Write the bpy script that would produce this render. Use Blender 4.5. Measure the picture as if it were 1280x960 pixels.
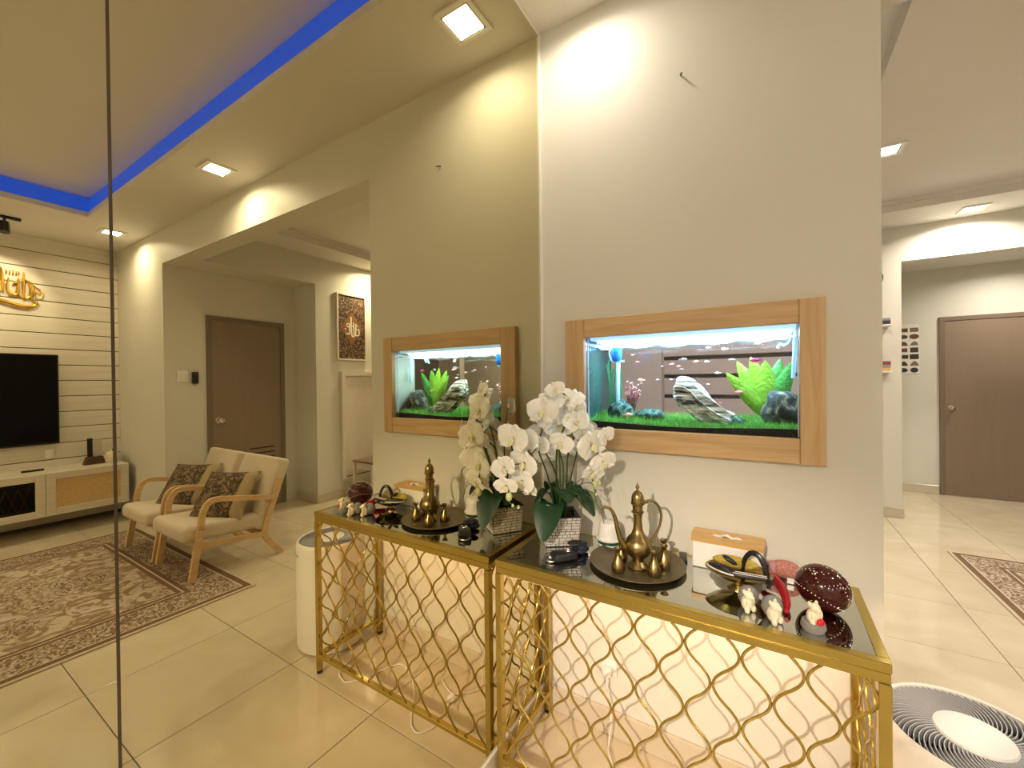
import bpy, bmesh, math, random
from mathutils import Vector, Matrix, Quaternion

for o in list(bpy.data.objects):
    bpy.data.objects.remove(o, do_unlink=True)
scene = bpy.context.scene
COL = scene.collection
random.seed(11)
PI = math.pi

# ------------------------------------------------------------------ camera
def setup_camera():
    yaw, pitch, roll = .5571, -.0062, -.0114
    r = Vector((math.cos(yaw), math.sin(yaw), 0)); fw = Vector((-math.sin(yaw), math.cos(yaw), 0)); up = Vector((0, 0, 1))
    fw, up = fw * math.cos(pitch) + up * math.sin(pitch), up * math.cos(pitch) - fw * math.sin(pitch)
    r, up = r * math.cos(roll) + up * math.sin(roll), up * math.cos(roll) - r * math.sin(roll)
    cam = bpy.data.cameras.new('camera'); ob = bpy.data.objects.new('camera', cam); COL.objects.link(ob)
    m = Matrix((r, up, -fw)).transposed().to_4x4(); m.translation = (.7978, -1.5269, 1.3595)
    ob.matrix_world = m
    cam.sensor_fit = 'HORIZONTAL'; cam.sensor_width = 36; cam.lens = 513.42 / 1280 * 36; cam.clip_start = .01
    scene.camera = ob
setup_camera()

# ------------------------------------------------------------------ world, exposure
world = bpy.data.worlds.new('World'); scene.world = world; world.use_nodes = True
world.node_tree.nodes['Background'].inputs[0].default_value = (.02, .025, .04, 1)
world.node_tree.nodes['Background'].inputs[1].default_value = .3
scene.view_settings.view_transform = 'Standard'
scene.view_settings.look = 'None'
scene.view_settings.gamma = 1
scene.view_settings.use_curve_mapping = False
scene.view_settings.exposure = 0.17
DL_W = 15.0          # watts of one ceiling downlight
WARM = (1.0, .90, .75)

# ------------------------------------------------------------------ materials
MATS = {}
def mat(name, col, rough=.5, metal=0., var=.08, scale=12., bump=0., bscale=60., spec=.5, emit=None, estr=0., coat=0., stretch=None, sheen=0.):
    if name in MATS: return MATS[name]
    m = bpy.data.materials.new(name); m.use_nodes = True; MATS[name] = m
    nt = m.node_tree; b = nt.nodes['Principled BSDF']
    tc = nt.nodes.new('ShaderNodeTexCoord'); mp = nt.nodes.new('ShaderNodeMapping')
    nt.links.new(tc.outputs['Object'], mp.inputs['Vector'])
    if stretch: mp.inputs['Scale'].default_value = stretch
    n = nt.nodes.new('ShaderNodeTexNoise'); n.inputs['Scale'].default_value = scale; n.inputs['Detail'].default_value = 4
    nt.links.new(mp.outputs[0], n.inputs['Vector'])
    mx = nt.nodes.new('ShaderNodeMix'); mx.data_type = 'RGBA'
    lo = [max(0, c * (1 - var)) for c in col]; hi = [min(1, c * (1 + var)) for c in col]
    mx.inputs['A'].default_value = (*lo, 1); mx.inputs['B'].default_value = (*hi, 1)
    nt.links.new(n.outputs['Fac'], mx.inputs['Factor']); nt.links.new(mx.outputs['Result'], b.inputs['Base Color'])
    b.inputs['Roughness'].default_value = rough; b.inputs['Metallic'].default_value = metal
    b.inputs['Specular IOR Level'].default_value = spec; b.inputs['Coat Weight'].default_value = coat
    b.inputs['Coat Roughness'].default_value = .05
    if sheen: b.inputs['Sheen Weight'].default_value = sheen
    if bump:
        n2 = nt.nodes.new('ShaderNodeTexNoise'); n2.inputs['Scale'].default_value = bscale; n2.inputs['Detail'].default_value = 3
        nt.links.new(mp.outputs[0], n2.inputs['Vector'])
        bp = nt.nodes.new('ShaderNodeBump'); bp.inputs['Strength'].default_value = bump; bp.inputs['Distance'].default_value = .01
        nt.links.new(n2.outputs['Fac'], bp.inputs['Height']); nt.links.new(bp.outputs[0], b.inputs['Normal'])
    if emit:
        b.inputs['Emission Color'].default_value = (*emit, 1); b.inputs['Emission Strength'].default_value = estr
    return m

def wood(name, a, b_, rough=.45, axis=0, freq=9.):
    if name in MATS: return MATS[name]
    m = bpy.data.materials.new(name); m.use_nodes = True; MATS[name] = m
    nt = m.node_tree; b = nt.nodes['Principled BSDF']
    tc = nt.nodes.new('ShaderNodeTexCoord'); mp = nt.nodes.new('ShaderNodeMapping')
    s = [freq * 3.2] * 3; s[axis] = freq * .22
    mp.inputs['Scale'].default_value = s
    nt.links.new(tc.outputs['Object'], mp.inputs['Vector'])
    n = nt.nodes.new('ShaderNodeTexNoise'); n.inputs['Scale'].default_value = 1.6; n.inputs['Detail'].default_value = 5; n.inputs['Distortion'].default_value = .8
    nt.links.new(mp.outputs[0], n.inputs['Vector'])
    cr = nt.nodes.new('ShaderNodeValToRGB'); cr.color_ramp.elements[0].position = .3; cr.color_ramp.elements[1].position = .7
    cr.color_ramp.elements[0].color = (*a, 1); cr.color_ramp.elements[1].color = (*b_, 1)
    nt.links.new(n.outputs['Fac'], cr.inputs['Fac']); nt.links.new(cr.outputs['Color'], b.inputs['Base Color'])
    b.inputs['Roughness'].default_value = rough
    return m

def thin_glass(name, tint=(1, 1, 1), ior=1.45, rough=0.0):
    m = bpy.data.materials.new(name); m.use_nodes = True; nt = m.node_tree
    nt.nodes.remove(nt.nodes['Principled BSDF'])
    out = nt.nodes['Material Output']
    t = nt.nodes.new('ShaderNodeBsdfTransparent'); t.inputs[0].default_value = (*tint, 1)
    g = nt.nodes.new('ShaderNodeBsdfGlossy'); g.inputs['Roughness'].default_value = rough
    f = nt.nodes.new('ShaderNodeFresnel'); f.inputs[0].default_value = ior
    mx = nt.nodes.new('ShaderNodeMixShader')
    nt.links.new(f.outputs[0], mx.inputs[0]); nt.links.new(t.outputs[0], mx.inputs[1]); nt.links.new(g.outputs[0], mx.inputs[2])
    nt.links.new(mx.outputs[0], out.inputs[0]); return m

def mirror_mat(name, col):
    m = bpy.data.materials.new(name); m.use_nodes = True; nt = m.node_tree
    nt.nodes.remove(nt.nodes['Principled BSDF'])
    g = nt.nodes.new('ShaderNodeBsdfGlossy'); g.inputs['Color'].default_value = (*col, 1); g.inputs['Roughness'].default_value = 0
    nt.links.new(g.outputs[0], nt.nodes['Material Output'].inputs[0]); return m

def emis(name, col, s):
    return mat(name, (.8, .8, .8), emit=col, estr=s, var=.01)

# ------------------------------------------------------------------ mesh helpers
class G:
    """collects geometry of ONE part"""
    def __init__(self): self.bm = bmesh.new()
    def box(self, a, b, bev=0., seg=2, mtx=None):
        a = Vector(a); b = Vector(b); c = (a + b) / 2; d = b - a
        r = bmesh.ops.create_cube(self.bm, size=1, matrix=Matrix.Translation(c) @ Matrix.Diagonal((abs(d.x), abs(d.y), abs(d.z), 1)))
        vs = r['verts']
        if bev:
            es = list({e for v in vs for e in v.link_edges})
            rb = bmesh.ops.bevel(self.bm, geom=es, offset=bev, segments=seg, affect='EDGES', profile=.5)
            vs = list({v for f in rb['faces'] for v in f.verts} | {v for v in vs if v.is_valid})
        if mtx is not None: bmesh.ops.transform(self.bm, matrix=mtx, verts=[v for v in vs if v.is_valid])
        return self
    def tube(self, path, r, n=8, closed=False, flat=1.):
        P = [Vector(p) for p in path]; N = len(P); rings = []
        rs = r if hasattr(r, '__len__') else [r] * N
        up = None
        for i in range(N):
            if closed: t = (P[(i + 1) % N] - P[i - 1]).normalized()
            else: t = (P[min(i + 1, N - 1)] - P[max(i - 1, 0)]).normalized()
            if up is None:
                up = Vector((0, 0, 1)) if abs(t.z) < .9 else Vector((1, 0, 0))
            s = t.cross(up)
            if s.length < 1e-6: s = t.orthogonal()
            s.normalize(); up = s.cross(t).normalized()
            rings.append([self.bm.verts.new(P[i] + s * (rs[i] * math.cos(2 * PI * k / n)) + up * (rs[i] * flat * math.sin(2 * PI * k / n))) for k in range(n)])
        M_ = N if closed else N - 1
        for i in range(M_):
            a, b = rings[i], rings[(i + 1) % N]
            for k in range(n): self.bm.faces.new((a[k], a[(k + 1) % n], b[(k + 1) % n], b[k]))
        if not closed:
            self.bm.faces.new(rings[0][::-1]); self.bm.faces.new(rings[-1])
        return self
    def lathe(self, prof, n=32, c=(0, 0, 0), sx=1., sy=1.):
        c = Vector(c); rings = []
        for (r, z) in prof:
            if r < 1e-6: rings.append([self.bm.verts.new(c + Vector((0, 0, z)))])
            else: rings.append([self.bm.verts.new(c + Vector((r * sx * math.cos(2 * PI * k / n), r * sy * math.sin(2 * PI * k / n), z))) for k in range(n)])
        for a, b in zip(rings, rings[1:]):
            for k in range(n):
                k2 = (k + 1) % n
                if len(a) == 1 and len(b) == 1: continue
                if len(a) == 1: self.bm.faces.new((a[0], b[k2], b[k]))
                elif len(b) == 1: self.bm.faces.new((a[k], a[k2], b[0]))
                else: self.bm.faces.new((a[k], a[k2], b[k2], b[k]))
        return self
    def ball(self, c, r, mtx=None, u=16, v=10):
        r = r if hasattr(r, '__len__') else (r, r, r)
        m = Matrix.Translation(c) @ (mtx.to_4x4() if mtx else Matrix()) @ Matrix.Diagonal((*r, 1))
        bmesh.ops.create_uvsphere(self.bm, u_segments=u, v_segments=v, radius=1, matrix=m); return self
    def prism(self, poly, plane, d0, d1):
        """poly 2D outline; plane 'xy','yz','xz' extruded along the third axis"""
        def p3(p, d):
            return Vector({'xy': (p[0], p[1], d), 'yz': (d, p[0], p[1]), 'xz': (p[0], d, p[1])}[plane])
        A = [self.bm.verts.new(p3(p, d0)) for p in poly]; B = [self.bm.verts.new(p3(p, d1)) for p in poly]; n = len(poly)
        self.bm.faces.new(A); self.bm.faces.new(B[::-1])
        for i in range(n): self.bm.faces.new((A[i], B[i], B[(i + 1) % n], A[(i + 1) % n]))
        return self
    def band(self, path, w, plane, d0, d1):
        """a flat ribbon following a 2D path, w wide in the plane, extruded d0..d1"""
        P = [Vector(p) for p in path]; L = []; R_ = []
        ws = w if hasattr(w, '__len__') else [w] * len(P)
        for i, p in enumerate(P):
            t = (P[min(i + 1, len(P) - 1)] - P[max(i - 1, 0)]).normalized(); nn = Vector((-t.y, t.x))
            L.append(p + nn * ws[i] / 2); R_.append(p - nn * ws[i] / 2)
        def p3(p, d):
            return Vector({'xy': (p[0], p[1], d), 'yz': (d, p[0], p[1]), 'xz': (p[0], d, p[1])}[plane])
        q = [[self.bm.verts.new(p3(a, d0)), self.bm.verts.new(p3(b, d0)), self.bm.verts.new(p3(b, d1)), self.bm.verts.new(p3(a, d1))] for a, b in zip(L, R_)]
        for a, b in zip(q, q[1:]):
            for k in range(4): self.bm.faces.new((a[k], a[(k + 1) % 4], b[(k + 1) % 4], b[k]))
        self.bm.faces.new(q[0][::-1]); self.bm.faces.new(q[-1]); return self
    def grid(self, fn, nu, nv):
        V = [[self.bm.verts.new(fn(i / nu, j / nv)) for j in range(nv + 1)] for i in range(nu + 1)]
        for i in range(nu):
            for j in range(nv): self.bm.faces.new((V[i][j], V[i + 1][j], V[i + 1][j + 1], V[i][j + 1]))
        return self
    def xf(self, m):
        bmesh.ops.transform(self.bm, matrix=m, verts=self.bm.verts); return self
    def mesh(self, name, smooth=True, angle=40):
        bmesh.ops.recalc_face_normals(self.bm, faces=self.bm.faces)
        me = bpy.data.meshes.new(name); self.bm.to_mesh(me); self.bm.free()
        if smooth:
            me.polygons.foreach_set('use_smooth', [True] * len(me.polygons))
            me.set_sharp_from_angle(angle=math.radians(angle))
        return me

def cat_rom(pts, n=6):
    P = [Vector(p) for p in pts]; P = [P[0] * 2 - P[1]] + P + [P[-1] * 2 - P[-2]]; out = []
    for i in range(1, len(P) - 2):
        for k in range(n):
            t = k / n; a, b, c, d = P[i - 1:i + 3]
            out.append(.5 * ((2 * b) + (c - a) * t + (2 * a - 5 * b + 4 * c - d) * t * t + (3 * b - a - 3 * c + d) * t ** 3))
    out.append(P[-2]); return out

def obj(name, g, m, parent=None, smooth=True, angle=40, loc=None):
    me = g if isinstance(g, bpy.types.Mesh) else g.mesh(name, smooth, angle)
    o = bpy.data.objects.new(name, me); COL.objects.link(o)
    if m is not None and not me.materials: me.materials.append(m)
    if parent is not None: o.parent = parent
    if loc is not None: o.location = loc
    return o
def tag(o, label, cat, group=None):
    o['label'] = label; o['category'] = cat
    if group: o['group'] = group
    return o
def thing(name, label, cat, loc=(0, 0, 0), rz=0., group=None):
    o = bpy.data.objects.new(name, None); COL.objects.link(o); o.location = loc; o.rotation_euler = (0, 0, rz); o.empty_display_size = .05
    return tag(o, label, cat, group)
def struct(name, g, m, **k):
    o = obj(name, g, m, **k); o['kind'] = 'structure'; return o
def copy_tree(o, parent=None):
    c = o.copy(); COL.objects.link(c)
    if parent is not None: c.parent = parent
    for ch in list(o.children): copy_tree(ch, c)
    return c

# ------------------------------------------------------------------ palette
m_wall = mat('wall paint', (.69, .672, .60), .5, var=.03, scale=3, bump=.03, bscale=40, spec=.3)
m_ceil = mat('ceiling paint', (.74, .71, .66), .6, var=.02, scale=3)
m_grout = mat('grout', (.16, .12, .085), .8)
m_skirt = mat('skirting tile', (.60, .52, .40), .15, var=.06, scale=5)
m_door = mat('taupe door laminate', (.25, .185, .13), .4, var=.1, scale=3, stretch=(6, 6, .6))
m_doorf = mat('taupe door frame', (.19, .14, .10), .4)
m_gold = mat('gold paint', (.50, .37, .09), .25, metal=.85, var=.06)
m_white = mat('white plastic', (.82, .80, .77), .3, var=.02)
m_black = mat('black plastic', (.012, .012, .014), .3, var=.1)
m_oak = wood('oak veneer', (.50, .31, .14), (.66, .46, .24), .4, axis=0)
m_oakv = wood('oak veneer upright', (.50, .31, .14), (.66, .46, .24), .4, axis=2)
m_beech = wood('beech wood', (.56, .36, .16), (.70, .48, .25), .4, axis=1, freq=7)
m_chrome = mat('brushed steel', (.7, .67, .62), .2, metal=1.)
m_brass = mat('antique brass', (.31, .235, .10), .3, metal=1., var=.25, scale=30)
m_tray = mat('tarnished brass', (.19, .15, .085), .42, metal=.75, var=.3, scale=25, bump=.15, bscale=120)
m_fabric = mat('cream upholstery', (.62, .52, .38), .9, var=.06, scale=80, bump=.12, bscale=300, sheen=.3)
m_diff = emis('downlight diffuser', (1, .93, .78), 14)
m_frame = mat('downlight frame', (.86, .84, .8), .4)

# ================================================================== STRUCTURE
W1, W2, W3, ZB, ZC, T = 1.0713, 3.95, 5.15, 2.49, 2.797, .162
TILE = .583
def tile_mat():
    m = bpy.data.materials.new('polished porcelain'); m.use_nodes = True; nt = m.node_tree; b = nt.nodes['Principled BSDF']
    tc = nt.nodes.new('ShaderNodeTexCoord'); oi = nt.nodes.new('ShaderNodeObjectInfo')
    ad = nt.nodes.new('ShaderNodeVectorMath'); ad.operation = 'ADD'
    mu = nt.nodes.new('ShaderNodeVectorMath'); mu.operation = 'SCALE'; mu.inputs['Scale'].default_value = 3
    nt.links.new(oi.outputs['Location'], mu.inputs[0]); nt.links.new(tc.outputs['Object'], ad.inputs[0]); nt.links.new(mu.outputs[0], ad.inputs[1])
    n = nt.nodes.new('ShaderNodeTexNoise'); n.inputs['Scale'].default_value = 2.2; n.inputs['Detail'].default_value = 6; n.inputs['Distortion'].default_value = 1.2
    nt.links.new(ad.outputs[0], n.inputs['Vector'])
    cr = nt.nodes.new('ShaderNodeValToRGB'); cr.color_ramp.elements[0].color = (.58, .49, .345, 1); cr.color_ramp.elements[1].color = (.68, .595, .44, 1)
    cr.color_ramp.elements[0].position = .3; cr.color_ramp.elements[1].position = .7
    nt.links.new(n.outputs['Fac'], cr.inputs[0]); nt.links.new(cr.outputs[0], b.inputs['Base Color'])
    b.inputs['Roughness'].default_value = .07; b.inputs['Specular IOR Level'].default_value = .55
    return m
m_tile = tile_mat()
fl = struct('floor', G().box((-1.5, -4.6, -.08), (5.4, 5.4, -.008)), m_grout, smooth=False)
tm = G().box((-TILE / 2 + .0016, -TILE / 2 + .0016, -.010), (TILE / 2 - .0016, TILE / 2 - .0016, 0), bev=.0012, seg=1).mesh('tile', False); tm.materials.append(m_tile)
x0, y0 = 1.175, -.418
for i in range(-5, 8):
    for j in range(-8, 10):
        cx, cy = x0 + (i + .5) * TILE, y0 + (j + .5) * TILE
        if cx < -.35 and cy < 0: continue
        if cx > 4.3 and cy > .6: continue
        obj('tile', tm, None, fl, loc=(cx, cy, 0))

# walls
wb = G()
HX0, HX1, HZ0, HZ1 = .165, .905, 1.135, 1.575
wb.box((-1.4, 0, 0), (HX0, T, 3.0)).box((HX1, 0, 0), (W1, T, 3.0)).box((HX0, 0, 0), (HX1, T, HZ0)).box((HX0, 0, HZ1), (HX1, T, 3.0))
wb.box((W1, 0, ZB), (W2, T, 3.0)).box((W2, 0, 0), (5.4, T, 3.0))
struct('wall_back', wb, m_wall, smooth=False)
struct('wall_left', G().box((-.15, -4.6, 0), (-.006, -.002, 3.0)), m_wall, smooth=False)
struct('wall_front', G().box((-.15, -4.72, 0), (5.4, -4.6, 3.0)), m_wall, smooth=False)
wr = struct('wall_right', G().box((W3 + .012, -4.6, 0), (5.4, 0, 3.0)), mat('plank groove shade', (.10, .08, .05), .8), smooth=False)
m_plank = wood('white washed plank', (.66, .60, .50), (.74, .69, .60), .5, axis=1, freq=3)
pz = 2.654; PH = .1543
pm = G().box((0, -4.598, .004), (.012, -.001, PH - .004), bev=.0012, seg=1).mesh('plank', False); pm.materials.append(m_plank)
for k in range(-17, 0):
    z = pz + k * PH
    if z < 0: continue
    obj('plank', pm, None, wr, loc=(W3, 0, z))
obj('plank', G().box((0, -4.598, .0022), (.012, -.001, ZC - pz - .001), bev=.0012, seg=1).mesh('plank', False), m_plank, wr, loc=(W3, 0, pz))
# the dining room behind
DXL, PX, YA, YF = -1.35, 3.54, 1.25, 3.80
struct('wall_alcove', G().box((W2, T, 0), (W2 + .12, YA, ZB)), m_wall, smooth=False)
dr = G().box((PX, YA, 0), (W2 + .12, YF + .12, 3.0)).box((PX, T, ZB), (W2 + .12, YA, 3.0))
struct('wall_dining_right', dr, m_wall, smooth=False)
OX, OZ = 1.89, 2.467
struct('wall_dining_back', G().box((DXL, YF, 0), (OX, YF + .12, 3.0)).box((OX, YF, OZ), (PX, YF + .12, 3.0)), m_wall, smooth=False)
struct('wall_dining_left', G().box((DXL - .12, T, 0), (DXL, YF, 3.0)), m_wall, smooth=False)
struct('wall_hall_back', G().box((1.2, 5.1, 0), (4.6, 5.22, 2.8)), m_wall, smooth=False)
struct('wall_hall_left', G().box((1.2, YF + .12, 0), (1.32, 5.1, 2.8)), m_wall, smooth=False)
struct('wall_hall_right', G().box((4.48, YF + .12, 0), (4.6, 5.1, 2.8)), m_wall, smooth=False)
# ceilings
cg = G()
TX0, TX1, TY0, TY1 = .30, 4.088, -4.05, -.455
for a, b in (((-.006, TY1), (W3 + .012, 0)), ((TX1, TY0), (W3 + .012, TY1)), ((-.006, TY0), (TX0, TY1)), ((-.006, -4.6), (W3 + .012, TY0))):
    cg.box((*a, ZC), (*b, ZC + .04))
CV = .022     # depth of the light cove behind the lip
cg.box((-.15, -4.6, 2.965), (5.4, 0, 3.06))
for a, b in (((-.006, TY1 + CV), (5.2, 0)), ((TX1 + CV, TY0), (5.2, TY1)), ((-.006, TY0), (TX0 - CV, TY1)), ((-.006, -4.6), (5.2, TY0 - CV))):
    cg.box((*a, ZC + .04), (*b, 2.965))
struct('ceiling', cg, m_ceil, smooth=False)
m_blue = mat('blue cove wall glow', (.01, .03, .2), .5, emit=(.02, .12, 1.15), estr=.7, var=.01)  # wide emissive panel stands in for the blue glow on the cove's back wall
led = thing('cove_light', 'blue LED glow panel lining the recessed ceiling tray', 'cove light', (2.2, -.4, 2.84))
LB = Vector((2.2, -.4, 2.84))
def glowbox(a, b): obj('diffuser', G().box(Vector(a) - LB, Vector(b) - LB), m_blue, led, smooth=False)
glowbox((TX0 - CV, TY1 + CV - .012, 2.842), (TX1 + CV, TY1 + CV - .001, 2.955))
glowbox((TX1 + CV - .012, TY0 - CV + .013, 2.842), (TX1 + CV - .001, TY1 + CV - .013, 2.955))
glowbox((TX0 - CV, TY0 - CV + .001, 2.842), (TX1 + CV, TY0 - CV + .012, 2.955))
# dining ceiling: soffits and trays
dg = G(); H2 = 2.885
dg.box((1.275, T, ZC), (1.60, YF, H2)).box((1.60, 3.27, ZC), (PX, YF, H2)).box((DXL, 3.27, ZC), (1.275, YF, H2))
dg.box((3.16, T, ZC), (PX, 3.27, H2)).box((DXL, T, ZC), (DXL + .3, 3.27, H2)).box((1.60, T, ZC), (3.16, .3, H2)).box((DXL + .3, T, ZC), (1.275, .3, H2))
dg.box((DXL - .1, T, H2), (PX + .1, YF, 3.0))
struct('ceiling', dg, m_ceil, smooth=False)
struct('trim_1', G().box((1.61, 3.235, H2 - .035), (3.15, 3.268, H2)).box((3.125, .31, H2 - .035), (3.158, 3.268, H2)), m_ceil, smooth=False)
struct('ceiling', G().box((1.2, YF + .12, 2.60), (4.6, 5.2, 2.7)), m_ceil, smooth=False)
# skirting
def skirt(name, a, b): struct(name, G().box(a, b, bev=.003, seg=1), m_skirt, smooth=False)
SK = .1
skirt('baseboard_left', (-.005, -4.59, 0), (.006, -.012, SK))
skirt('baseboard_back', (.0, -.011, 0), (W1, -.001, SK))
skirt('baseboard_back_stub', (W2 - .0, -.011, 0), (W3 - .001, -.001, SK))
skirt('baseboard_back_end', (W1 + .001, .0, 0), (W1 + .011, T, SK))
skirt('baseboard_alcove', (W2 - .011, T, 0), (W2 - .001, .335, SK)); skirt('baseboard_alcove_end', (PX - .011, YA - .011, 0), (W2 - .001, YA - .001, SK))
skirt('baseboard_dining_right', (PX - .011, YA, 0), (PX - .001, YF - .001, SK))
skirt('baseboard_dining_back', (DXL, YF - .011, 0), (OX + .012, YF - .001, SK))
skirt('baseboard_dining_jamb', (OX + .001, YF, 0), (OX + .011, YF + .12, SK))
skirt('baseboard_hall_back', (1.32, 5.089, 0), (2.47, 5.099, SK))

# doors -----------------------------------------------------------
def door(name, w, h, vents, kx=.10):
    """local: door lies in the xz plane, faces -y, origin at the bottom of the left jamb"""
    e = bpy.data.objects.new(name, None); COL.objects.link(e); e['kind'] = 'structure'
    f = G().box((0, -.02, 0), (.045, .0, h)).box((w - .045, -.02, 0), (w, .0, h)).box((.045, -.02, h - .045), (w - .045, .0, h))
    obj('door_frame', f, m_doorf, e, smooth=False)
    lf = obj('door_leaf', G().box((.046, -.011, .008), (w - .046, -.002, h - .046)), m_door, e, smooth=False)
    k = G().lathe([(0, 0), (.032, 0), (.032, .006), (.012, .009), (.011, .03), (.022, .036), (.029, .05), (.024, .064), (0, .068)], 20)
    k.xf(Matrix.Translation((kx, -.011, 1.0)) @ Matrix.Rotation(PI / 2, 4, 'X'))
    obj('door_knob', k, m_chrome, lf)
    for i in range(vents):
        z = .67 - i * .055
        obj('vent_slot', G().box((.12, -.0125, z - .014), (w * .5, -.0108, z)), mat('vent shadow gap', (.03, .018, .012), .7), lf, smooth=False)
    return e
d1 = door('door_1', .77, 2.053, 8, kx=.67); d1.rotation_euler = (0, 0, -PI / 2); d1.location = (W2 - .001, 1.108, 0)
d2 = door('door_2', .80, 2.04, 0); d2.location = (2.475, 5.099, 0)

# mirror ----------------------------------------------------------
m_mir = mirror_mat('bronze mirror', (.63, .575, .39))
m_seam = mat('mirror seam', (.09, .06, .03), .4)
YS = -1.3286
mp = tag(obj('mirror_panel', G().box((-.005, YS + .002, .105), (0, -.016, 2.79)), m_mir, smooth=False), 'bronze tinted wall mirror panel beside the console table and aquarium', 'mirror', 'wall mirror panels')
mp2 = tag(obj('mirror_panel', G().box((-.005, -2.9, .105), (0, YS - .002, 2.79)), m_mir, smooth=False), 'bronze tinted wall mirror panel reflecting the television and plank wall', 'mirror', 'wall mirror panels')
struct('trim_2', G().box((-.0055, YS - .002, .105), (-.002, YS + .002, 2.79)), m_seam, smooth=False)
m_bead = mat('white sealant', (.86, .84, .8), .4)
struct('trim_3', G().box((-.0055, -.016, .1), (.007, -.001, ZC)).box((-.0055, -2.9, 2.7901), (.004, -.016, ZC - .0005)), m_bead, smooth=False)
struct('trim_4', G().box((-.0055, -2.9, .1002), (.006, -.016, .1048)), m_bead, smooth=False)

# downlights ------------------------------------------------------
def downlight(x, y, label, z=ZC, s=.085, w=DL_W, spread=2.75):
    t = thing('ceiling_downlight', label, 'ceiling light', (x, y, z))
    f = G()
    for a, b in (((-s, -s), (s, -s + .018)), ((-s, s - .018), (s, s)), ((-s, -s + .018), (-s + .018, s - .018)), ((s - .018, -s + .018), (s, s - .018))):
        f.box((*a, -.010), (*b, -.0005))
    obj('frame', f, m_frame, t, smooth=False)
    q = s - .019; f = G()
    for a, b in (((-q, -q), (q, -q + .008)), ((-q, q - .008), (q, q)), ((-q, -q + .008), (-q + .008, q - .008)), ((q - .008, -q + .008), (q, q - .008))):
        f.box((*a, -.006), (*b, -.0005))
    obj('bezel', f, mat('downlight bezel', (.35, .32, .27), .4), t, smooth=False)
    q -= .009
    obj('diffuser', G().box((-q, -q, -.004), (q, q, -.0005)), m_diff, t, smooth=False)
    L = bpy.data.lights.new('downlight_lamp', 'AREA'); L.shape = 'SQUARE'; L.size = 2 * q; L.energy = w; L.color = WARM; L.spread = spread
    lo = bpy.data.objects.new('downlight_lamp', L); COL.objects.link(lo); lo.parent = t; lo.location = (0, 0, -.011)
    return t
downlight(.222, -.225, 'square recessed downlight above the console table', w=DL_W * .22)
downlight(2.30, -.23, 'square recessed downlight above the two armchairs', w=DL_W * .6)
downlight(4.388, -.23, 'square recessed downlight near the plank clad television wall', w=DL_W * .6)
downlight(1.445, 1.954, 'square recessed downlight in the narrow dining soffit strip', w=DL_W * 1.3)
downlight(2.30, 3.56, 'square recessed downlight above the hallway opening', w=DL_W * 1.2)
downlight(3.33, 2.0, 'square recessed downlight above the brown calligraphy picture', w=DL_W * 1.5)
for x, nm, k in ((.5, 'mirror wall', 2.0), (2.6, 'middle of the room', 2.1), (4.3, 'television wall', 1.4)): downlight(x, -4.32, 'added unseen square downlight along the wall opposite the aquarium, by the ' + nm, w=DL_W * k)  # unseen row, added to lift the general light of the room
downlight(-.1, 1.7, 'added square fill downlight in front of the drawer cabinet', z=H2)  # added to brighten the cabinet seen through the tank
downlight(4.6, -2.3, 'added unseen square downlight on the television side of the ceiling tray')  # unseen as well, added for the room's overall light
downlight(3.0, 4.5, 'square recessed downlight in the hallway before the far door', z=2.60, w=14)

# ================================================================== AQUARIUM
fr = thing('wooden_surround', 'light oak surround framing the aquarium on the wall', 'frame', (.53, -.001, 1.10))
FO = Vector((.53, -.001, 1.10))
def fbox(name, a, b, m): obj(name, G().box(Vector(a) - FO, Vector(b) - FO, bev=.002, seg=1), m, fr, smooth=False)
fbox('stile', (.118, -.03, 1.100), (.194, -.002, 1.597), m_oakv); fbox('stile', (.879, -.03, 1.100), (.942, -.002, 1.597), m_oakv)
fbox('rail', (.1945, -.029, 1.525), (.8785, -.002, 1.597), m_oak); fbox('rail', (.1945, -.029, 1.100), (.8785, -.002, 1.177), m_oak)

AX0, AX1, AY0, AY1, AZ0, AZ1 = .175, .897, .004, .345, 1.14, 1.568
aq = thing('aquarium', 'lit glass aquarium built into the wall inside an oak frame', 'aquarium', (.536, .17, AZ0))
AO = Vector((.536, .17, AZ0))
m_glass = thin_glass('tank glass', (.97, .99, 1.0), 1.2)
def abox(name, a, b, m, par=aq): return obj(name, G().box(Vector(a) - AO, Vector(b) - AO), m, par, smooth=False)
abox('front_pane', (AX0, AY0, AZ0), (AX1, AY0 + .005, AZ1), m_glass)
abox('back_pane', (AX0, AY1 - .005, AZ0), (AX1, AY1, AZ1), thin_glass('tank back glass', (.90, .88, .92), 1.25))
abox('side_pane', (AX0, AY0 + .006, AZ0), (AX0 + .005, AY1 - .006, AZ1), mat('teal pane reflection', (.03, .08, .068), .15, var=.6, scale=14)); abox('side_pane', (AX1 - .005, AY0 + .006, AZ0), (AX1, AY1 - .006, AZ1), m_glass)  # left pane: teal reflection put into an opaque colour
abox('base_plate', (AX0 + .006, AY0 + .006, AZ0), (AX1 - .006, AY1 - .006, AZ0 + .004), m_black)
m_soil = mat('dark aquarium soil', (.015, .014, .011), .9, var=.6, scale=120, bump=.5, bscale=200)
def soil_z(x, y): return 1.196 + .012 * math.sin(x * 9) * .4 + .05 * max(0, y - .05)
sg = G().grid(lambda u, v: Vector((AX0 + .007 + u * (AX1 - AX0 - .014), AY0 + .007 + v * (AY1 - AY0 - .014), soil_z(AX0 + u * .72, AY0 + v * .34))) - AO, 24, 10)
sg.grid(lambda u, v: Vector((AX0 + .007 + u * (AX1 - AX0 - .014), AY0 + .0068, 1.145 + v * (soil_z(AX0 + u * .72, AY0) - 1.145))) - AO, 24, 2)
obj('soil', sg, m_soil, aq)
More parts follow.
